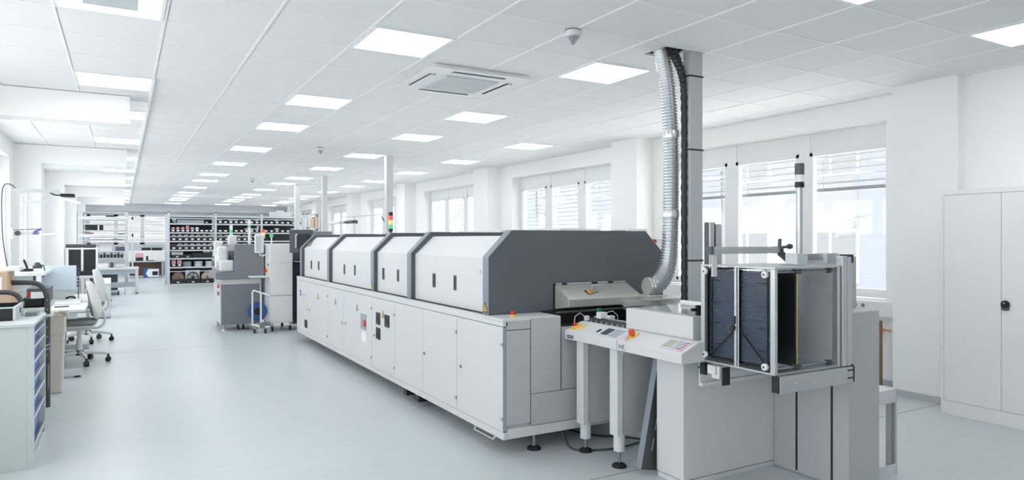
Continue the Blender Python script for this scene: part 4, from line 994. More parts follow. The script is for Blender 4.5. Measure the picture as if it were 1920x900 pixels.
row7(0, 2, LV[3]); row7(0, 3, LV[4]); row7(1, 2, LV[3]); row7(1, 3, LV[4], 7)
# second shelf: small bins, five with pink bags
st = (RX[1]-RX[0]-0.12)/9
for q in range(9):
    x = RX[0]+0.06+st*(q+0.5)
    rbin(x, st*0.92, LV[2], 0.085 if q > 4 else 0.10, 'small black bin, %s from left on the second shelf, left bay' % ORD[q])
    if q < 6: bag(x, LV[2]+0.012, st*0.72, 0.16+0.05*(q == 3), 'pink' if q != 5 else 'reel', '%s bag in the %s small bin of the second shelf, left bay' % ('pink' if q != 5 else 'white', ORD[q]))
# top shelf left bay: long grey tray and black bins
tag(MB().box(RX[0]+0.25, RX[0]+1.05, RY0+0.05, RY0+0.35, LV[1], LV[1]+0.12).build('long_tray', 'uprightgrey', bevel=0.01), 'long grey tray on the top shelf of the left rack bay', 'tray')
for q in range(2): rbin(RX[0]+0.12+q*0.95+0.06, 0.13, LV[1], 0.06, 'low black bin at the %s end of the top shelf, left rack bay' % ('left', 'right')[q], 0.02)
bag(RX[0]+0.16, LV[1]+0.065, 0.12, 0.09, 'silver', 'crumpled silver bag in the left bin of the top shelf')
# fifth shelf: silver bags and dark boxes
rbin(RX[0]+0.25, 0.36, LV[5], 0.10, 'wide black bin of silver bags, left end of the fifth shelf', 0.03)
for q in range(3): bag(RX[0]+0.14+q*0.11, LV[5]+0.07, 0.13, 0.13, 'silver', 'crumpled silver bag, %s in the wide bin of the fifth shelf' % ORD[q])
rbin(RX[0]+0.56, 0.24, LV[5], 0.12, 'black bin in the middle of the fifth shelf, left bay', 0.02)
tag(MB().box(RX[0]+0.70, RX[0]+1.30, RY0+0.03, RY0+0.35, LV[5], LV[5]+0.17).build('black_case', 'binblack', bevel=0.008), 'long black case at the right end of the fifth shelf, left rack bay', 'case')
bag(RX[0]+1.14, LV[5]+0.172, 0.22, 0.06, 'silver', 'silver bag lying on the long black case')
# sixth shelf: two pink bins, three stacks of reels
for q in range(2):
    x = RX[0]+0.15+q*0.17
    rbin(x, 0.15, LV[6], 0.09, 'black bin holding a pink bag, %s on the sixth shelf, left bay' % ORD[q]); bag(x, LV[6]+0.012, 0.13, 0.21, 'pink', 'pink bag in the %s bin of the sixth shelf' % ORD[q])
for q in range(3):
    x = RX[0]+0.55+q*0.34
    for k in range(4):
        o = MB().lathe([(0.135, 0), (0.135, 0.035)], (x, RY0+0.18, LV[6]+k*0.045), 24).build('component_reel', 'galv' if q else 'uprightgrey', smooth=True)
        tag(o, 'flat silver reel, %s from the bottom of the %s reel pile on the sixth shelf' % (ORD[k], ORD[q]), 'reel', 'reels on the rack')
# bottom shelf: big reels in black bins
tag(MB().box(RX[0]+0.50, RX[0]+0.93, RY0+0.14, RY0+0.22, LV[7], LV[7]+0.43).build('white_carton', 'paper', bevel=0.003), 'flat white carton standing behind the spoked black reel', 'carton')
for q, (m_, nm) in enumerate((('brown', 'large brown reel'), ('black', 'large black spoked reel'), ('tan', 'large tan reel'))):
    x = RX[0]+0.28+q*0.44
    rbin(x, 0.42, LV[7], 0.15, 'large black bin, %s from left on the bottom shelf, left bay' % ORD[q], 0.035)
    if m_ == 'black':
        t_ = thing('component_reel', (x, RY0+0.09, LV[7]+0.01), nm+' in the middle bin of the bottom shelf', 'reel', 'reels on the rack')
        b = MB(); c0 = Vector((x, RY0+0.10, LV[7]+0.19))
        b.tube([c0+Vector((0.17*math.cos(a*math.pi/14), 0, 0.17*math.sin(a*math.pi/14))) for a in range(29)], 0.016, 6)
        for a in range(6): b.bar(c0, c0+Vector((0.17*math.cos(a*math.pi/3+0.3), 0, 0.17*math.sin(a*math.pi/3+0.3))), 0.02)
        b.build('spokes', 'black', t_); MB().lathe([(0.04, -0.012), (0.04, 0.012)], tuple(c0), 16, 'y').build('hub', 'black', t_)
    else: reel(x, LV[7]+0.012, 0.18, m_, nm+' in a bin of the bottom shelf, left bay')
# middle and right bays: mixed bins
for bay, n in ((1, 8), (2, 7)):
    for lev in (0, 1, 4, 5):
        st = (RX[bay+1]-RX[bay]-0.12)/n
        for q in range(n):
            x = RX[bay]+0.06+st*(q+0.5)
            rbin(x, st*0.93, LV[lev+1], 0.10, 'black bin, %s from left on the %s shelf, %s of the reel rack' % (ORD[q], SHN[lev], BAYN[bay]))
            if random.random() < 0.55:
                m_ = random.choice(['maroon', 'silver', 'reel', 'pink'])
                bag(x, LV[lev+1]+0.012, st*0.75, 0.14, m_, '%s bag in the %s bin on the %s shelf, %s' % ({'maroon': 'dark red', 'silver': 'silver', 'reel': 'white', 'pink': 'pink'}[m_], ORD[q], SHN[lev], BAYN[bay]))
for q in range(3): bag(RX[2]+0.45+q*0.22, LV[0], 0.26, 0.18+0.06*(q == 1), 'reel', 'clear white plastic bag, %s on top of the right rack bay' % ORD[q], 0.3)
for x, zb, zt, nm in ((3.10, 1.45, 1.95, 'nearer the left bay'), (3.66, 1.6, 2.12, 'nearer the right bay')):
    t_ = thing('marker_post', (x, 23.9, 0), 'white post with green lit stripe in front of the racks, '+nm, 'post', 'green lit posts')
    MB().box(x-0.045, x+0.045, 23.9, 23.95, 0, zt).build('post', 'white', t_, bevel=0.01)
    MB().box(x-0.04, x+0.04, 23.895, 23.9, zt-0.25, zt-0.15).build('green_light', 'led_green', t_)
# ================================================================== LEFT SIDE: drawer cabinet, trolley, bin
CB_ = thing('drawer_cabinet', (-0.95, 5.8, 0), 'pale grey steel cabinet with slanted blue drawers at the left edge', 'cabinet')
b = MB(); b.box(-1.38, -0.535, 5.42, 5.44, 0, 0.925); b.box(-1.38, -0.535, 6.17, 6.19, 0, 0.925); b.box(-1.36, -0.54, 5.44, 6.17, 0.0, 0.03); b.box(-1.38, -1.36, 5.44, 6.17, 0, 0.925); b.box(-0.535, -0.497, 5.415, 5.437, 0.0, 0.945); b.box(-0.535, -0.497, 6.173, 6.195, 0.0, 0.945); b.box(-0.535, -0.497, 5.437, 6.173, 0.0, 0.06)
b.build('carcass', 'cab', CB_, bevel=0.002)
MB().box(-1.385, -0.495, 5.41, 6.197, 0.925, 0.947).build('top', 'cab', CB_, bevel=0.003)
MB().box(-1.30, -1.25, 5.45, 6.16, 0.05, 0.9).build('back_sheet', 'gap', CB_)
zs_ = [0.065, 0.275, 0.405, 0.535, 0.650, 0.755, 0.845]
for k in range(7):
    z0_ = zs_[k]; z1_ = (zs_[k+1] if k < 6 else 0.925)
    h = z1_-z0_
    d = MB(); d.box(-1.2, -0.56, 5.445, 6.165, z0_+0.005, z0_+0.012); d.box(-1.2, -0.56, 5.445, 5.452, z0_, z0_+h*0.8); d.box(-1.2, -0.56, 6.158, 6.165, z0_, z0_+h*0.8)
    d = d.build('drawer', 'bluebin', CB_)
    MB().prism([(-0.54, z0_+h*0.02), (-0.498, z0_+h*0.30), (-0.504, z0_+h*0.36), (-0.545, z0_+h*0.10)], 5.44, 6.17).build('front_lip', 'cab', d, bevel=0.002)
    MB().box(-0.58, -0.538, 5.445, 6.165, z0_+h*0.06, z0_+h*0.94).build('blue_insert', 'bluebin', d)
TY = thing('component_tray', (-0.95, 5.65, 0.947), 'black tray with white end and tubular handle on the drawer cabinet', 'tray')
b = MB(); b.box(-1.30, -0.640, 5.68, 5.69, 0.948, 1.035); b.box(-1.30, -0.64, 6.14, 6.15, 0.948, 1.035); b.box(-1.30, -0.64, 5.68, 6.15, 0.948, 0.955); b.box(-1.31, -1.30, 5.68, 6.15, 0.948, 1.035)
b.build('body', 'black', TY, bevel=0.002)
b = MB(); b.box(-0.640, -0.625, 5.675, 6.155, 0.948, 1.04); b.box(-1.30, -0.625, 5.672, 5.68, 1.03, 1.04); b.build('end_wall', 'cab', TY, bevel=0.002)
MB().box(-0.6255, -0.6235, 5.90, 5.95, 0.98, 1.015).build('grip_slot', 'black', TY)
MB().tube(spline([(-1.2, 6.10, 1.10), (-1.0, 6.10, 1.112), (-0.75, 6.10, 1.115), (-0.68, 6.10, 1.10), (-0.645, 6.10, 1.06), (-0.635, 6.10, 0.99)], 6), 0.017, 12).build('handle', 'tube_dark', TY, smooth=True)
MB().box(-1.30, -0.78, 5.75, 5.95, 0.956, 1.062).build('inner_block', 'black', TY)
tag(MB().box(-0.60, -0.53, 5.95, 6.12, 0.947, 0.975).build('small_box', 'frame_grey', bevel=0.002), 'small grey open box behind the black tray on the cabinet', 'box')
# trolley with tubular frame
TL = thing('tool_trolley', (-0.8, 6.75, 0), 'trolley with dark perforated tube frame behind the drawer cabinet', 'trolley')
fr = MB().tube(spline([(-1.25, 6.75, 1.142), (-0.85, 6.75, 1.147), (-0.64, 6.75, 1.143), (-0.575, 6.75, 1.115), (-0.54, 6.75, 1.05), (-0.53, 6.75, 0.95), (-0.53, 6.75, 0.6), (-0.53, 6.75, 0.12)], 8), 0.020, 12).build('frame', 'tube_dark', TL, smooth=True)
b = MB()
for k in range(9): b.cyl((-0.53, 6.7305, 0.40+k*0.075), (-0.53, 6.728, 0.40+k*0.075), 0.005, n=8)
b.build('holes', 'alu', fr)
MB().box(-1.35, -0.57, 6.42, 7.30, 0.90, 0.925).build('shelf_tray', 'cab', TL, bevel=0.003)
MB().box(-1.35, -0.57, 6.42, 7.30, 0.30, 0.325).build('shelf_tray', 'cab', TL, bevel=0.003)
MB().box(-1.30, -1.25, 6.45, 6.50, 0.08, 1.1).build('frame', 'tube_dark', TL); MB().box(-1.30, -1.25, 7.2, 7.25, 0.08, 1.1).build('frame', 'tube_dark', TL)
for x, y in ((-1.27, 6.48), (-0.62, 6.6), (-1.27, 7.22), (-0.62, 7.22)):
    MB().cyl((x-0.015, y, 0.05), (x+0.015, y, 0.05), 0.05, n=14).build('castor', 'black', TL, smooth=True)
b = MB(); b.box(-0.60, -0.49, 6.70, 6.82, 0.865, 0.885); b.build('clip_plate', 'offwhite', TL)
b = MB(); b.bar((-0.56, 6.72, 0.62), (-0.49, 6.70, 0.65), 0.012); b.bar((-0.56, 6.72, 0.59), (-0.49, 6.70, 0.615), 0.012); each(b, 'hook', 'alu', TL)
MB().box(-0.575, -0.515, 6.55, 6.78, 0.285, 0.49).build('black_pocket', 'black', TL, bevel=0.003)
def carton(x0, x1, y0, y1, z0, z1, label):
    o = MB().box(x0, x1, y0, y1, z0, z1).build('cardboard_box', 'card', bevel=0.003)
    return tag(o, label, 'box', 'cardboard boxes on the trolley')
c1_ = carton(-1.25, -0.735, 6.45, 6.95, 0.926, 1.075, 'lower cardboard box on the trolley, behind the black tray')
c2_ = carton(-1.28, -0.768, 6.50, 6.92, 1.077, 1.245, 'upper cardboard box with white address label on the trolley')
MB().box(-1.02, -0.80, 6.497, 6.499, 1.085, 1.205).build('address_label', 'paper', c2_)
text('FLAC', 'label_text', c2_, (-0.895, 6.496, 1.105), 0.035, 'ink', right=(0, 0, 1), up=(-1, 0, 0))
tag(MB().box(-0.80, -0.70, 6.6, 6.86, 1.246, 1.28).build('paper_stack', 'paper', bevel=0.004), 'white paper stack lying on the upper cardboard box', 'paper')
b = MB(); b.box(-0.767, -0.7665, 6.68, 6.70, 1.14, 1.19); b.box(-0.767, -0.7665, 6.72, 6.74, 1.15, 1.17); b.build('print_marks', 'black', c2_)
b = MB(); b.box(-0.72, -0.57, 6.95, 7.25, 0.926, 0.935); b.box(-0.72, -0.57, 6.95, 6.957, 0.926, 1.0); b.box(-0.577, -0.57, 6.95, 7.25, 0.926, 1.0); b.box(-0.72, -0.713, 6.95, 7.25, 0.926, 1.0)
tag(b.build('open_tray', 'black'), 'black open tray on the trolley beside the cardboard boxes', 'tray')
kt = tag(MB().box(-0.73, -0.57, 7.35, 7.8, 0.926, 1.06).build('parts_case', 'frame_dark', bevel=0.004), 'dark blue-grey parts case with white cover behind the trolley frame', 'case')
MB().box(-0.70, -0.59, 7.345, 7.351, 0.97, 1.03).build('cover', 'paper', kt); MB().box(-0.725, -0.705, 7.345, 7.351, 0.99, 1.03).build('red_tab', 'red', kt)
cs = thing('support_stand', (-0.65, 7.6, 0), 'pale stand carrying the parts case behind the trolley', 'stand')
MB().box(-0.95, -0.56, 7.33, 7.85, 0.88, 0.925).build('top', 'cab', cs); MB().box(-0.93, -0.90, 7.4, 7.8, 0, 0.88).build('leg', 'cab', cs); MB().box(-0.66, -0.63, 7.4, 7.8, 0, 0.88).build('leg', 'cab', cs)
# beige waste bin
WB = thing('waste_bin', (-0.60, 8.05, 0), 'tall beige waste bin with a loose liner between trolley and desk', 'bin')
b = MB(); cxb, cyb = -0.585, 8.05
for z, hx, hy in ((0.0, 0.075, 0.11), (0.55, 0.090, 0.135), (0.58, 0.098, 0.145), (0.76, 0.102, 0.15)):
    b.v += [(cxb-hx, cyb-hy, z), (cxb+hx, cyb-hy, z), (cxb+hx, cyb+hy, z), (cxb-hx, cyb+hy, z)]
for k in range(3):
    for q in range(4): b.f.append((k*4+q, k*4+(q+1) % 4, k*4+4+(q+1) % 4, k*4+4+q)); b.mi.append(0)
b.f.append((3, 2, 1, 0)); b.mi.append(0)
b.build('body', 'beige', WB, bevel=0.01)
b = MB(); b.tube([(cxb-.105, cyb-.15, 0.762), (cxb+.105, cyb-.15, 0.762), (cxb+.105, cyb+.15, 0.762), (cxb-.105, cyb+.15, 0.762), (cxb-.105, cyb-.15, 0.762)], 0.014, 8); b.tube([(cxb+0.06, cyb-0.15, 0.80), (cxb+0.12, cyb-0.16, 0.79), (cxb+0.135, cyb-0.16, 0.72)], 0.02, 8, radii=[0.012, 0.022, 0.010]); b.build('liner', 'beige', WB, smooth=True)
# ================================================================== DESK AND CHAIRS
DK = thing('workbench', (-0.9, 9.8, 0), 'white workbench with C-shaped feet along the left wall', 'desk')
MB().box(-1.43, -0.345, 8.68, 11.1, 0.715, 0.742).build('desktop', 'white', DK, bevel=0.004)
b = MB(); b.box(-1.40, -0.42, 8.72, 8.76, 0.64, 0.714); b.build('apron', 'shelfgrey', DK)
for y in (8.78, 10.85):
    l = MB().box(-0.72, -0.64, y-0.03, y+0.03, 0.06, 0.70).build('leg', 'shelfgrey', DK, bevel=0.004)
    MB().box(-1.38, -0.385, y-0.035, y+0.035, 0.02, 0.09).build('foot_bar', 'shelfgrey', l, bevel=0.004)
    MB().lathe([(0.035, 0.0), (0.03, 0.012), (0.012, 0.02)], (-0.42, y, 0), 14).build('foot_pad', 'black', l, smooth=True)
MB().box(-1.43, -0.75, 9.2, 11.0, 1.09, 1.125).build('upper_shelf', 'white', DK, bevel=0.003)
MB().box(-1.43, -1.39, 9.2, 11.0, 0.74, 1.09).build('shelf_back', 'shelfgrey', DK)
for y, x in ((9.45, -1.11), (10.9, -1.11)):
    MB().box(x-0.03, x+0.03, y-0.025, y+0.025, 0.742, 2.09).build('upright', 'offwhite', DK, bevel=0.003)
b = MB(); b.box(-1.11, -0.62, 9.43, 9.47, 2.03, 2.07); b.box(-1.06, -1.02, 9.95, 10.0, 1.125, 2.03); b.box(-1.05, -0.70, 9.96, 9.99, 1.93, 1.96); each(b, 'gantry', 'shelfgrey', DK)
tag(MB().tube(spline([(-1.10, 9.42, 1.10), (-1.15, 9.40, 1.5), (-1.16, 9.40, 1.95), (-1.14, 9.42, 2.10), (-1.08, 9.43, 2.11), (-1.04, 9.43, 2.07)], 8), 0.006, 8).build('lamp_cable', 'tube_dark', smooth=True), 'grey cable looping over the workbench upright', 'cable')
LA = thing('bench_lamp', (-0.55, 9.5, 1.95), 'white bench lamp with black heat sink hanging over the workbench', 'lamp')
MB().box(-0.62, -0.48, 9.42, 9.60, 1.985, 2.025).build('heat_sink', 'black', LA, bevel=0.006)
MB().plate([(-0.62, 9.40, 1.985), (-0.43, 9.40, 1.925), (-0.43, 9.62, 1.925), (-0.62, 9.62, 1.985)], (0, 0, -1), 0.012).build('lamp_panel', 'lampwhite', LA)
MB().tube([(-0.72, 9.45, 2.035), (-0.68, 9.46, 2.01), (-0.61, 9.48, 2.005)], 0.008, 8).build('arm', 'black', LA, smooth=True)
ML = thing('magnifier_lamp', (-0.9, 9.5, 1.54), 'white magnifier arm lamp with purple clip beside the bench upright', 'lamp')
b = MB(); b.bar((-1.08, 9.45, 1.56), (-0.82, 9.48, 1.565), 0.035); b.box(-1.09, -1.06, 9.42, 9.48, 1.50, 1.62); b.build('arm', 'offwhite', ML)
MB().cyl((-1.02, 9.42, 1.565), (-1.02, 9.45, 1.565), 0.028, n=18).build('joint', 'tube_dark', ML, smooth=True)
MB().lathe([(0.10, 1.535), (0.115, 1.545), (0.08, 1.565)], (-0.76, 9.5, 0), 24).build('lamp_head', 'white', ML, smooth=True)
b = MB(); b.bar((-0.87, 9.43, 1.575), (-0.80, 9.43, 1.615), 0.022); b.bar((-0.88, 9.43, 1.56), (-0.82, 9.43, 1.565), 0.014); b.build('clip', 'purple', ML)
MB().tube([(-1.06, 9.44, 1.60), (-0.80, 9.44, 1.615)], 0.004, 6).build('spring', 'tube_dark', ML)
# things on the bench
LB = thing('light_panel', (-0.68, 10.3, 0.742), 'large pale blue-white panel standing on the workbench', 'panel')
MB().box(-0.865, -0.50, 10.2, 10.24, 0.86, 1.165).build('panel', 'paleblue', LB, bevel=0.003)
b = MB(); b.box(-0.84, -0.52, 10.21, 10.4, 0.742, 0.86); b.build('stand', 'cab', LB)
b = MB()
for k in range(6): b.box(-0.50, -0.47, 10.22+0.0, 10.30, 0.90+k*0.042, 0.915+k*0.042)
b.box(-0.485, -0.475, 10.24, 10.26, 0.742, 1.165); b.build('hinge_edge', 'tube_dark', LB)
ST = thing('soldering_station', (-0.92, 9.7, 1.125), 'black soldering iron stand on the bench upper shelf', 'tool')
MB().box(-1.02, -0.90, 9.60, 9.75, 1.125, 1.155).build('base', 'black', ST, bevel=0.008)
b = MB(); b.bar((-0.95, 9.66, 1.15), (-0.985, 9.66, 1.26), 0.022); b.build('iron', 'black', ST)
b = MB(); b.lathe([(0.045, 1.155), (0.05, 1.18), (0.02, 1.225)], (-0.86, 9.70, 0), 14); b.build('holder', 'tube_dark', ST); MB().tube([(-0.86, 9.69, 1.2), (-0.80, 9.68, 1.19), (-0.78, 9.67, 1.11), (-0.80, 9.67, 1.05)], 0.006, 6).build('cable', 'black', ST)
tag(MB().box(-0.84, -0.60, 10.05, 10.12, 1.098, 1.125).build('bench_rail', 'brown', bevel=0.003), 'thin brown rail above the pale panel on the bench', 'rail') if False else None
mon = thing('monitor', (-0.90, 9.6, 0.742), 'small monitor with dark edge under the bench upper shelf', 'monitor')
MB().box(-1.1, -0.88, 9.55, 9.60, 0.90, 1.08).build('screen_housing', 'shelfgrey', mon, bevel=0.004); MB().box(-0.885, -0.865, 9.53, 9.62, 0.89, 1.09).build('edge', 'frame_dark', mon); MB().box(-1.02, -0.96, 9.57, 9.60, 0.742, 0.9).build('stand', 'shelfgrey', mon)
tag(MB().box(-0.68, -0.42, 9.35, 9.75, 0.742, 0.765).build('paper_pile', 'paper', bevel=0.006), 'loose pile of white papers near the middle of the workbench', 'paper')
tag(MB().box(-0.60, -0.42, 9.9, 10.1, 0.742, 0.752).build('paper_sheet', 'paper', bevel=0.003), 'flat white sheet in front of the pale panel on the bench', 'paper')
tag(MB().obox((-0.58, 9.05, 0.748), (0.065, 0.01, 0), (-0.003, 0.008, 0), (0, 0, 0.006)).build('pen', 'tube_dark'), 'dark pen lying on the near part of the workbench', 'pen')
tag(MB().tube(spline([(-0.60, 10.05, 0.765), (-0.55, 10.02, 0.785), (-0.50, 10.04, 0.77)], 6), 0.012, 8).build('cable_loop', 'black', smooth=True), 'short black cable loop in front of the pale panel', 'cable')
ub = thing('computer_case', (-0.9, 10.0, 0), 'black computer case under the workbench', 'computer')
MB().box(-1.2, -0.80, 9.8, 10.3, 0.0, 0.45).build('case', 'binblack', ub, bevel=0.005); MB().box(-0.80, -0.797, 9.85, 10.25, 0.05, 0.4).build('front_panel', 'frame_dark', ub)
# chairs
def pad(xs, yw, zs, th, name, m_, parent):
    """curved upholstered panel: rows (x, half width) along z"""
    b = MB(); n = len(zs); m = 6
    for sgn in (0, 1):
        for i in range(n):
            for j in range(m+1):
                t = -1+2*j/m; y = yw[i]*t
                b.v.append((xs[i]+(th[i] if sgn else 0)-0.035*t*t, y, zs[i]))
    def id_(s_, i, j): return s_*n*(m+1)+i*(m+1)+j
    for i in range(n-1):
        for j in range(m):
            b.f.append((id_(0, i, j), id_(0, i, j+1), id_(0, i+1, j+1), id_(0, i+1, j))); b.f.append((id_(1, i, j), id_(1, i+1, j), id_(1, i+1, j+1), id_(1, i, j+1)))
    for i in range(n-1):
        for j in (0, m): b.f.append((id_(0, i, j), id_(0, i+1, j), id_(1, i+1, j), id_(1, i, j)))
    for j in range(m):
        for i in (0, n-1): b.f.append((id_(0, i, j), id_(0, i, j+1), id_(1, i, j+1), id_(1, i, j)))
    b.mi = [0]*len(b.f)
    return b.build(name, m_, parent, sub=2)
def make_chair(label):
    t_ = thing('office_chair', (0, 0, 0), label, 'chair', 'office chairs at the workbench')
    ba = MB().cyl((0, 0, 0.10), (0, 0, 0.16), 0.045, n=16).build('base_hub', 'tube_dark', t_, smooth=True)
    for k in range(5):
        a = math.radians(1+72*k); c, s_ = math.cos(a), math.sin(a)
        l = MB().tube([(0.03*c, 0.03*s_, 0.135), (0.17*c, 0.17*s_, 0.125), (0.30*c, 0.30*s_, 0.10)], 0.02, 10, radii=[0.024, 0.021, 0.017]).build('base_arm', 'chairwhite', t_, smooth=True)
        b = MB(); b.cyl((0.30*c-0.024*s_, 0.30*s_+0.024*c, 0.032), (0.30*c+0.024*s_, 0.30*s_-0.024*c, 0.032), 0.032, n=16); b.cyl((0.30*c, 0.30*s_, 0.05), (0.30*c, 0.30*s_, 0.095), 0.013, n=8); b.build('castor', 'black', l, smooth=True)
    MB().tube([(0, 0, 0.14), (0, 0, 0.30), (0, 0, 0.302), (0, 0, 0.44)], 0.03, 16, radii=[0.036, 0.034, 0.024, 0.024]).build('gas_column', 'chairwhite', t_, smooth=True)
    MB().box(-0.12, 0.12, -0.09, 0.09, 0.40, 0.445).build('mechanism', 'chairwhite', t_, bevel=0.015)
    MB().tube([(-0.02, 0.08, 0.44), (-0.02, 0.2, 0.43)], 0.008, 8).build('lever', 'alu', t_, smooth=True)
    b = MB(); b.box(-0.29, 0.17, -0.23, 0.23, 0.445, 0.475); b.build('seat_shell', 'chairwhite', t_, bevel=0.015)
    b = MB(); b.box(-0.30, 0.18, -0.24, 0.24, 0.475, 0.53); b.build('seat', 'seatgrey', t_, bevel=0.028, smooth=True)
    MB().tube(spline([(0.05, 0, 0.43), (0.19, 0, 0.42), (0.255, 0, 0.47), (0.262, 0, 0.56), (0.235, 0, 0.66)], 6), 0.016, 10).build('back_bracket', 'chairwhite', t_, smooth=True)
    zs__ = [0.54, 0.58, 0.65, 0.74, 0.83, 0.91, 0.965, 0.99]
    bk = pad([0.185, 0.182, 0.172, 0.155, 0.136, 0.118, 0.102, 0.095], [0.15, 0.19, 0.21, 0.205, 0.19, 0.165, 0.13, 0.07], zs__, [0.045, 0.06, 0.07, 0.07, 0.062, 0.05, 0.04, 0.03], 'backrest', 'mint', t_)
    pad([0.163, 0.158, 0.148, 0.132, 0.116, 0.105], [0.15, 0.175, 0.185, 0.175, 0.15, 0.10], [0.57, 0.61, 0.68, 0.77, 0.85, 0.90], [0.03]*6, 'back_cushion', 'seatgrey', bk)
    return t_
ch1 = make_chair('pale office chair with grey seat, nearer one at the workbench')
ch2 = dup(ch1)
ch1.location = (-0.445, 9.72, 0); ch1.rotation_euler = (0, 0, math.radians(-3))
ch2.location = (-0.43, 11.7, 0); ch2.rotation_euler = (0, 0, math.radians(-9)); ch2.scale = (1, 1, 1.07); ch2['label'] = 'pale office chair farther along the workbench, behind the nearer chair'
# ================================================================== FAR LEFT: benches, racks, tables
PU = thing('parts_cabinet', (-0.25, 15.2, 0), 'light grey box unit with slanted top behind the office chairs', 'cabinet')
MB().prismx([(15.0, 0.02), (15.0, 0.66), (15.5, 0.74), (15.5, 0.02)], -0.42, -0.185).build('body', 'shelfgrey', PU, bevel=0.004)
b = MB(); b.box(-0.40, -0.21, 14.996, 15.0, 0.10, 0.60); b.build('front_panel', 'offwhite', PU)
tag(MB().lathe([(0.05, 0), (0.02, 0.03), (0.012, 0.10), (0.05, 0.12), (0.045, 0.15)], (-0.24, 17.6, 0), 14).build('floor_peg', 'black'), 'small black stand on the floor behind the chairs', 'stand')
BN = thing('side_bench', (-0.75, 17.6, 0), 'low grey bench carrying the black board cage on the far left', 'bench')
MB().box(-1.10, -0.42, 17.2, 18.0, 0.66, 0.715).build('top', 'shelfgrey', BN, bevel=0.004)
for x in (-1.07, -0.46):
    for y in (17.25, 17.95): MB().box(x-0.03, x+0.03, y-0.03, y+0.03, 0, 0.66).build('leg', 'shelfgrey', BN)
MB().box(-1.05, -0.48, 17.3, 17.9, 0.12, 0.15).build('lower_shelf', 'shelfgrey', BN)
tag(MB().box(-0.88, -0.52, 17.25, 17.6, 0.716, 0.80).build('black_tray', 'black', bevel=0.004), 'black tray in front of the cage on the side bench', 'tray')
FM = thing('board_magazine', (-0.75, 17.8, 0.716), 'white framed cage with two black walls on the far left bench', 'magazine')
for x in (-1.03, -0.755, -0.48): MB().box(x-0.022, x+0.022, 17.64, 17.68, 0.716, 1.32).build('post', 'white', FM)
for xa, xb in ((-1.005, -0.78), (-0.73, -0.505)): MB().box(xa, xb, 17.66, 17.70, 0.76, 1.27).build('black_wall', 'black', FM)
MB().box(-1.06, -0.45, 17.62, 18.0, 1.27, 1.30).build('top_plate', 'white', FM); MB().box(-1.06, -0.45, 17.62, 18.0, 0.716, 0.74).build('base_plate', 'white', FM)
MB().cyl((-1.06, 17.66, 1.345), (-0.50, 17.66, 1.345), 0.04, n=14).build('top_roll', 'tube_dark', FM, smooth=True)
# tall open rack with shelves in front of the far window
FR_ = thing('bench_rack', (-0.45, 22.6, 0), 'tall open workbench rack with shelves in front of the far window', 'shelf')
for x in (-0.985, 0.115):
    for y in (22.5, 22.95): MB().box(x-0.045, x+0.045, y-0.03, y+0.03, 0, 2.27).build('upright', 'shelfgrey', FR_)
for x, zt in ((0.26, 2.14),): MB().box(x-0.02, x+0.02, 22.0, 22.04, 0.7, zt).build('front_post', 'shelfgrey', FR_)
for z in (2.27, 2.06, 1.93, 1.745, 1.57, 1.475, 1.155, 0.96):
    MB().box(-1.0, 0.13, 22.48, 22.97, z-0.03, z).build('shelf_board', 'shelfgrey', FR_)
for z in (2.08, 1.60): MB().box(-1.03, 0.28, 22.0, 22.04, z-0.035, z+0.035).build('light_beam', 'shelfgrey', FR_)
MB().box(-1.03, -0.93, 22.52, 22.95, 0.9, 2.27).build('side_sheet', 'uprightgrey', FR_)
shelfstuff = [(-0.90, -0.60, 2.06, 2.10, 'black', 'flat black box left on the top board of the bench rack'), (-0.40, -0.17, 2.06, 2.17, 'black', 'black box in the middle of the top board of the bench rack'),
              (-0.90, -0.60, 1.745, 1.91, 'black', 'large black box at the left on the third board of the bench rack'), (-0.56, -0.46, 1.745, 1.91, 'binblack', 'narrow black box beside the large one on the bench rack'),
              (-0.90, -0.70, 1.575, 1.69, 'brown', 'brown box at the left above the lower beam of the bench rack'), (-0.10, 0.10, 1.575, 1.66, 'plum', 'pale purple carton at the right above the lower beam of the bench rack'),
              (-0.26, 0.02, 1.477, 1.50, 'tube_dark', 'flat dark tray lying under the lower beam of the bench rack'), (-0.16, 0.09, 1.157, 1.27, 'plum', 'dark purple box at the right end of the bench rack'), (-0.9, -0.6, 1.157, 1.19, 'frame_grey', 'flat grey tray at the left end of the bench rack')]
for xa, xb, za, zb, m_, lab in shelfstuff: tag(MB().box(xa, xb, 22.55, 22.85, za+0.001, zb).build('storage_box', m_, bevel=0.006), lab, 'box', 'boxes on the bench rack')
b = MB(); b.prismx([(22.55, 1.157), (22.85, 1.157), (22.7, 1.42)], -0.55, -0.25); tag(b.build('paper_tent', 'offwhite'), 'pale folded sheet standing like a tent on the bench rack', 'paper')
tag(MB().lathe([(0.10, 0.0), (0.11, 0.03), (0.06, 0.08), (0.0, 0.09)], (0.0, 22.7, 1.272), 16).build('white_dome', 'white', smooth=True), 'white rounded dome lying on the dark purple box', 'dome')
# row of black tool heads on the lowest board
for k in range(8):
    x = -0.60+k*0.085
    t_ = thing('wire_spool', (x, 22.6, 0.96), 'black spool, %s from the left on the low board of the bench rack' % ORD[k], 'spool', 'spools on the bench rack')
    MB().cyl((x, 22.58, 0.961), (x, 22.58, 1.06), 0.034, n=12).build('body', 'binblack', t_, smooth=True)
    MB().lathe([(0.036, 1.06), (0.03, 1.10), (0.01, 1.125)], (x, 22.58, 0), 12).build('dome', 'reel' if k % 2 else 'pmgrey', t_, smooth=True)
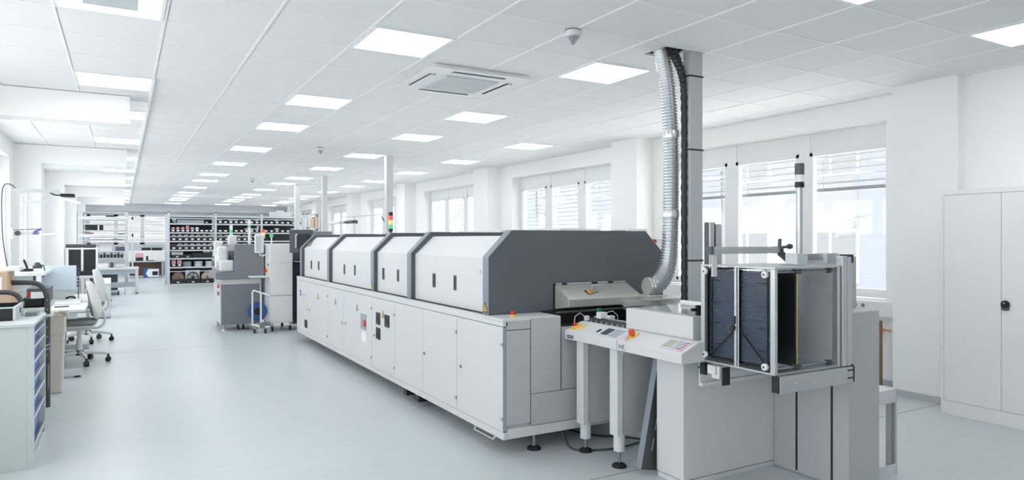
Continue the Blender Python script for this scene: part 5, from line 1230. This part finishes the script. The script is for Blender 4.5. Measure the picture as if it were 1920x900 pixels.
# table
TB = thing('work_table', (-0.1, 21.6, 0), 'light grey work table on square legs in front of the bench rack', 'table')
MB().box(-0.95, 0.40, 21.3, 22.0, 0.665, 0.72).build('tabletop', 'panel', TB, bevel=0.004)
MB().box(-0.90, 0.34, 21.33, 21.36, 0.55, 0.665).build('apron', 'uprightgrey', TB)
for x, y in ((0.355, 21.36), (-0.90, 21.36), (0.355, 21.94), (-0.90, 21.94)):
    l = MB().box(x-0.035, x+0.035, y-0.035, y+0.035, 0.03, 0.665).build('leg', 'panel', TB); MB().box(x-0.03, x+0.03, y-0.03, y+0.03, 0, 0.03).build('foot', 'black', l)
MB().box(-0.88, 0.32, 21.34, 21.36, 0.18, 0.33).build('lower_panel', 'uprightgrey', TB)
tag(MB().box(-0.75, -0.10, 21.6, 21.9, 0.02, 0.52).build('dark_crate', 'frame_dark', bevel=0.004), 'dark grey crate standing under the work table', 'crate')
for k, (xa, xb, zb, m_, lab) in enumerate(((-0.62, -0.32, 0.83, 'offwhite', 'pale instrument box on the work table'), (-0.28, -0.20, 0.86, 'tube_dark', 'small dark bottle on the work table'), (-0.15, 0.08, 0.81, 'shelfgrey', 'grey carton at the right on the work table'))):
    tag(MB().box(xa, xb, 21.45, 21.75, 0.721, zb).build('table_box', m_, bevel=0.008), lab, 'box')
b = MB(); b.lathe([(0.10, 0), (0.125, 0.19), (0.13, 0.195), (0.122, 0.195), (0.098, 0.01)], (0.18, 21.18, 0), 24); tag(b.build('white_bucket', 'white', smooth=True), 'white bucket on the floor by the work table leg', 'bucket')
t_ = thing('castor_dolly', (-0.2, 21.15, 0), 'low grey castor dolly on the floor under the work table', 'dolly')
MB().box(-0.50, -0.08, 21.0, 21.28, 0.07, 0.12).build('deck', 'uprightgrey', t_, bevel=0.01); MB().cyl((-0.10, 21.05, 0.06), (-0.06, 21.05, 0.06), 0.06, n=16).build('wheel', 'black', t_, smooth=True); MB().cyl((-0.48, 21.05, 0.06), (-0.44, 21.05, 0.06), 0.06, n=16).build('wheel', 'black', t_, smooth=True)
# far desk under the window
FD = thing('window_desk', (0.75, 30.4, 0), 'grey desk below the far window beside the reel rack', 'desk')
MB().box(0.15, 1.55, 30.0, 30.9, 0.60, 0.645).build('desktop', 'shelfgrey', FD); MB().box(0.18, 1.5, 30.6, 30.65, 0.05, 0.6).build('modesty_panel', 'brown', FD)
for x in (0.2, 1.36): MB().box(x, x+0.06, 30.05, 30.85, 0, 0.6).build('leg', 'shelfgrey', FD)
pb = thing('parts_bin', (0.58, 30.2, 0.646), 'black bin holding a crumpled pink bag on the far desk', 'bin'); MB().box(0.46, 0.72, 30.1, 30.35, 0.646, 0.76).build('body', 'binblack', pb, bevel=0.005)
tag(MB().box(0.45, 0.73, 30.14, 30.34, 0.762, 0.95).build('pink_bag', 'pink', sub=2, bevel=0.02), 'crumpled pink bag in the black bin on the far desk', 'bag')
tag(MB().box(0.82, 0.89, 30.15, 30.25, 0.646, 0.83).build('black_bottle', 'black', bevel=0.01), 'small black bottle beside the pink bag on the far desk', 'bottle')
tag(MB().box(0.88, 1.10, 30.12, 30.2, 0.646, 0.672).build('hand_tool', 'black', bevel=0.005), 'flat black tool lying beside the bottle on the far desk', 'tool')
for k, (xa, xb) in enumerate(((0.72, 1.06), (1.10, 1.48))): tag(MB().box(xa, xb, 32.5, 32.75, 1.02, 1.13).build('planter_box', 'binblack', bevel=0.01), 'dark planter box on the far window ledge, %s one' % ('left', 'right')[k], 'planter', 'planters on the far ledge')
FS = thing('window_ledge', (0.8, 32.7, 0), 'low white ledge unit under the far window', 'ledge'); MB().box(0.2, 2.2, 32.4, 32.95, 0, 1.019).build('body', 'wall', FS)
bx = tag(MB().box(0.72, 1.26, 29.75, 30.0, 0.0, 0.36).build('printed_carton', 'blue', bevel=0.003), 'blue and white printed carton on the floor under the far desk', 'box')
b = MB(); b.plate([(0.80, 29.748, 0.17), (0.88, 29.748, 0.34), (1.24, 29.748, 0.34), (1.24, 29.748, 0.03), (0.88, 29.748, 0.03)], (0, -1, 0), 0.002); b.build('print_area', 'paper', bx); MB().box(1.02, 1.21, 29.743, 29.746, 0.10, 0.25).build('print_picture', 'black', bx)
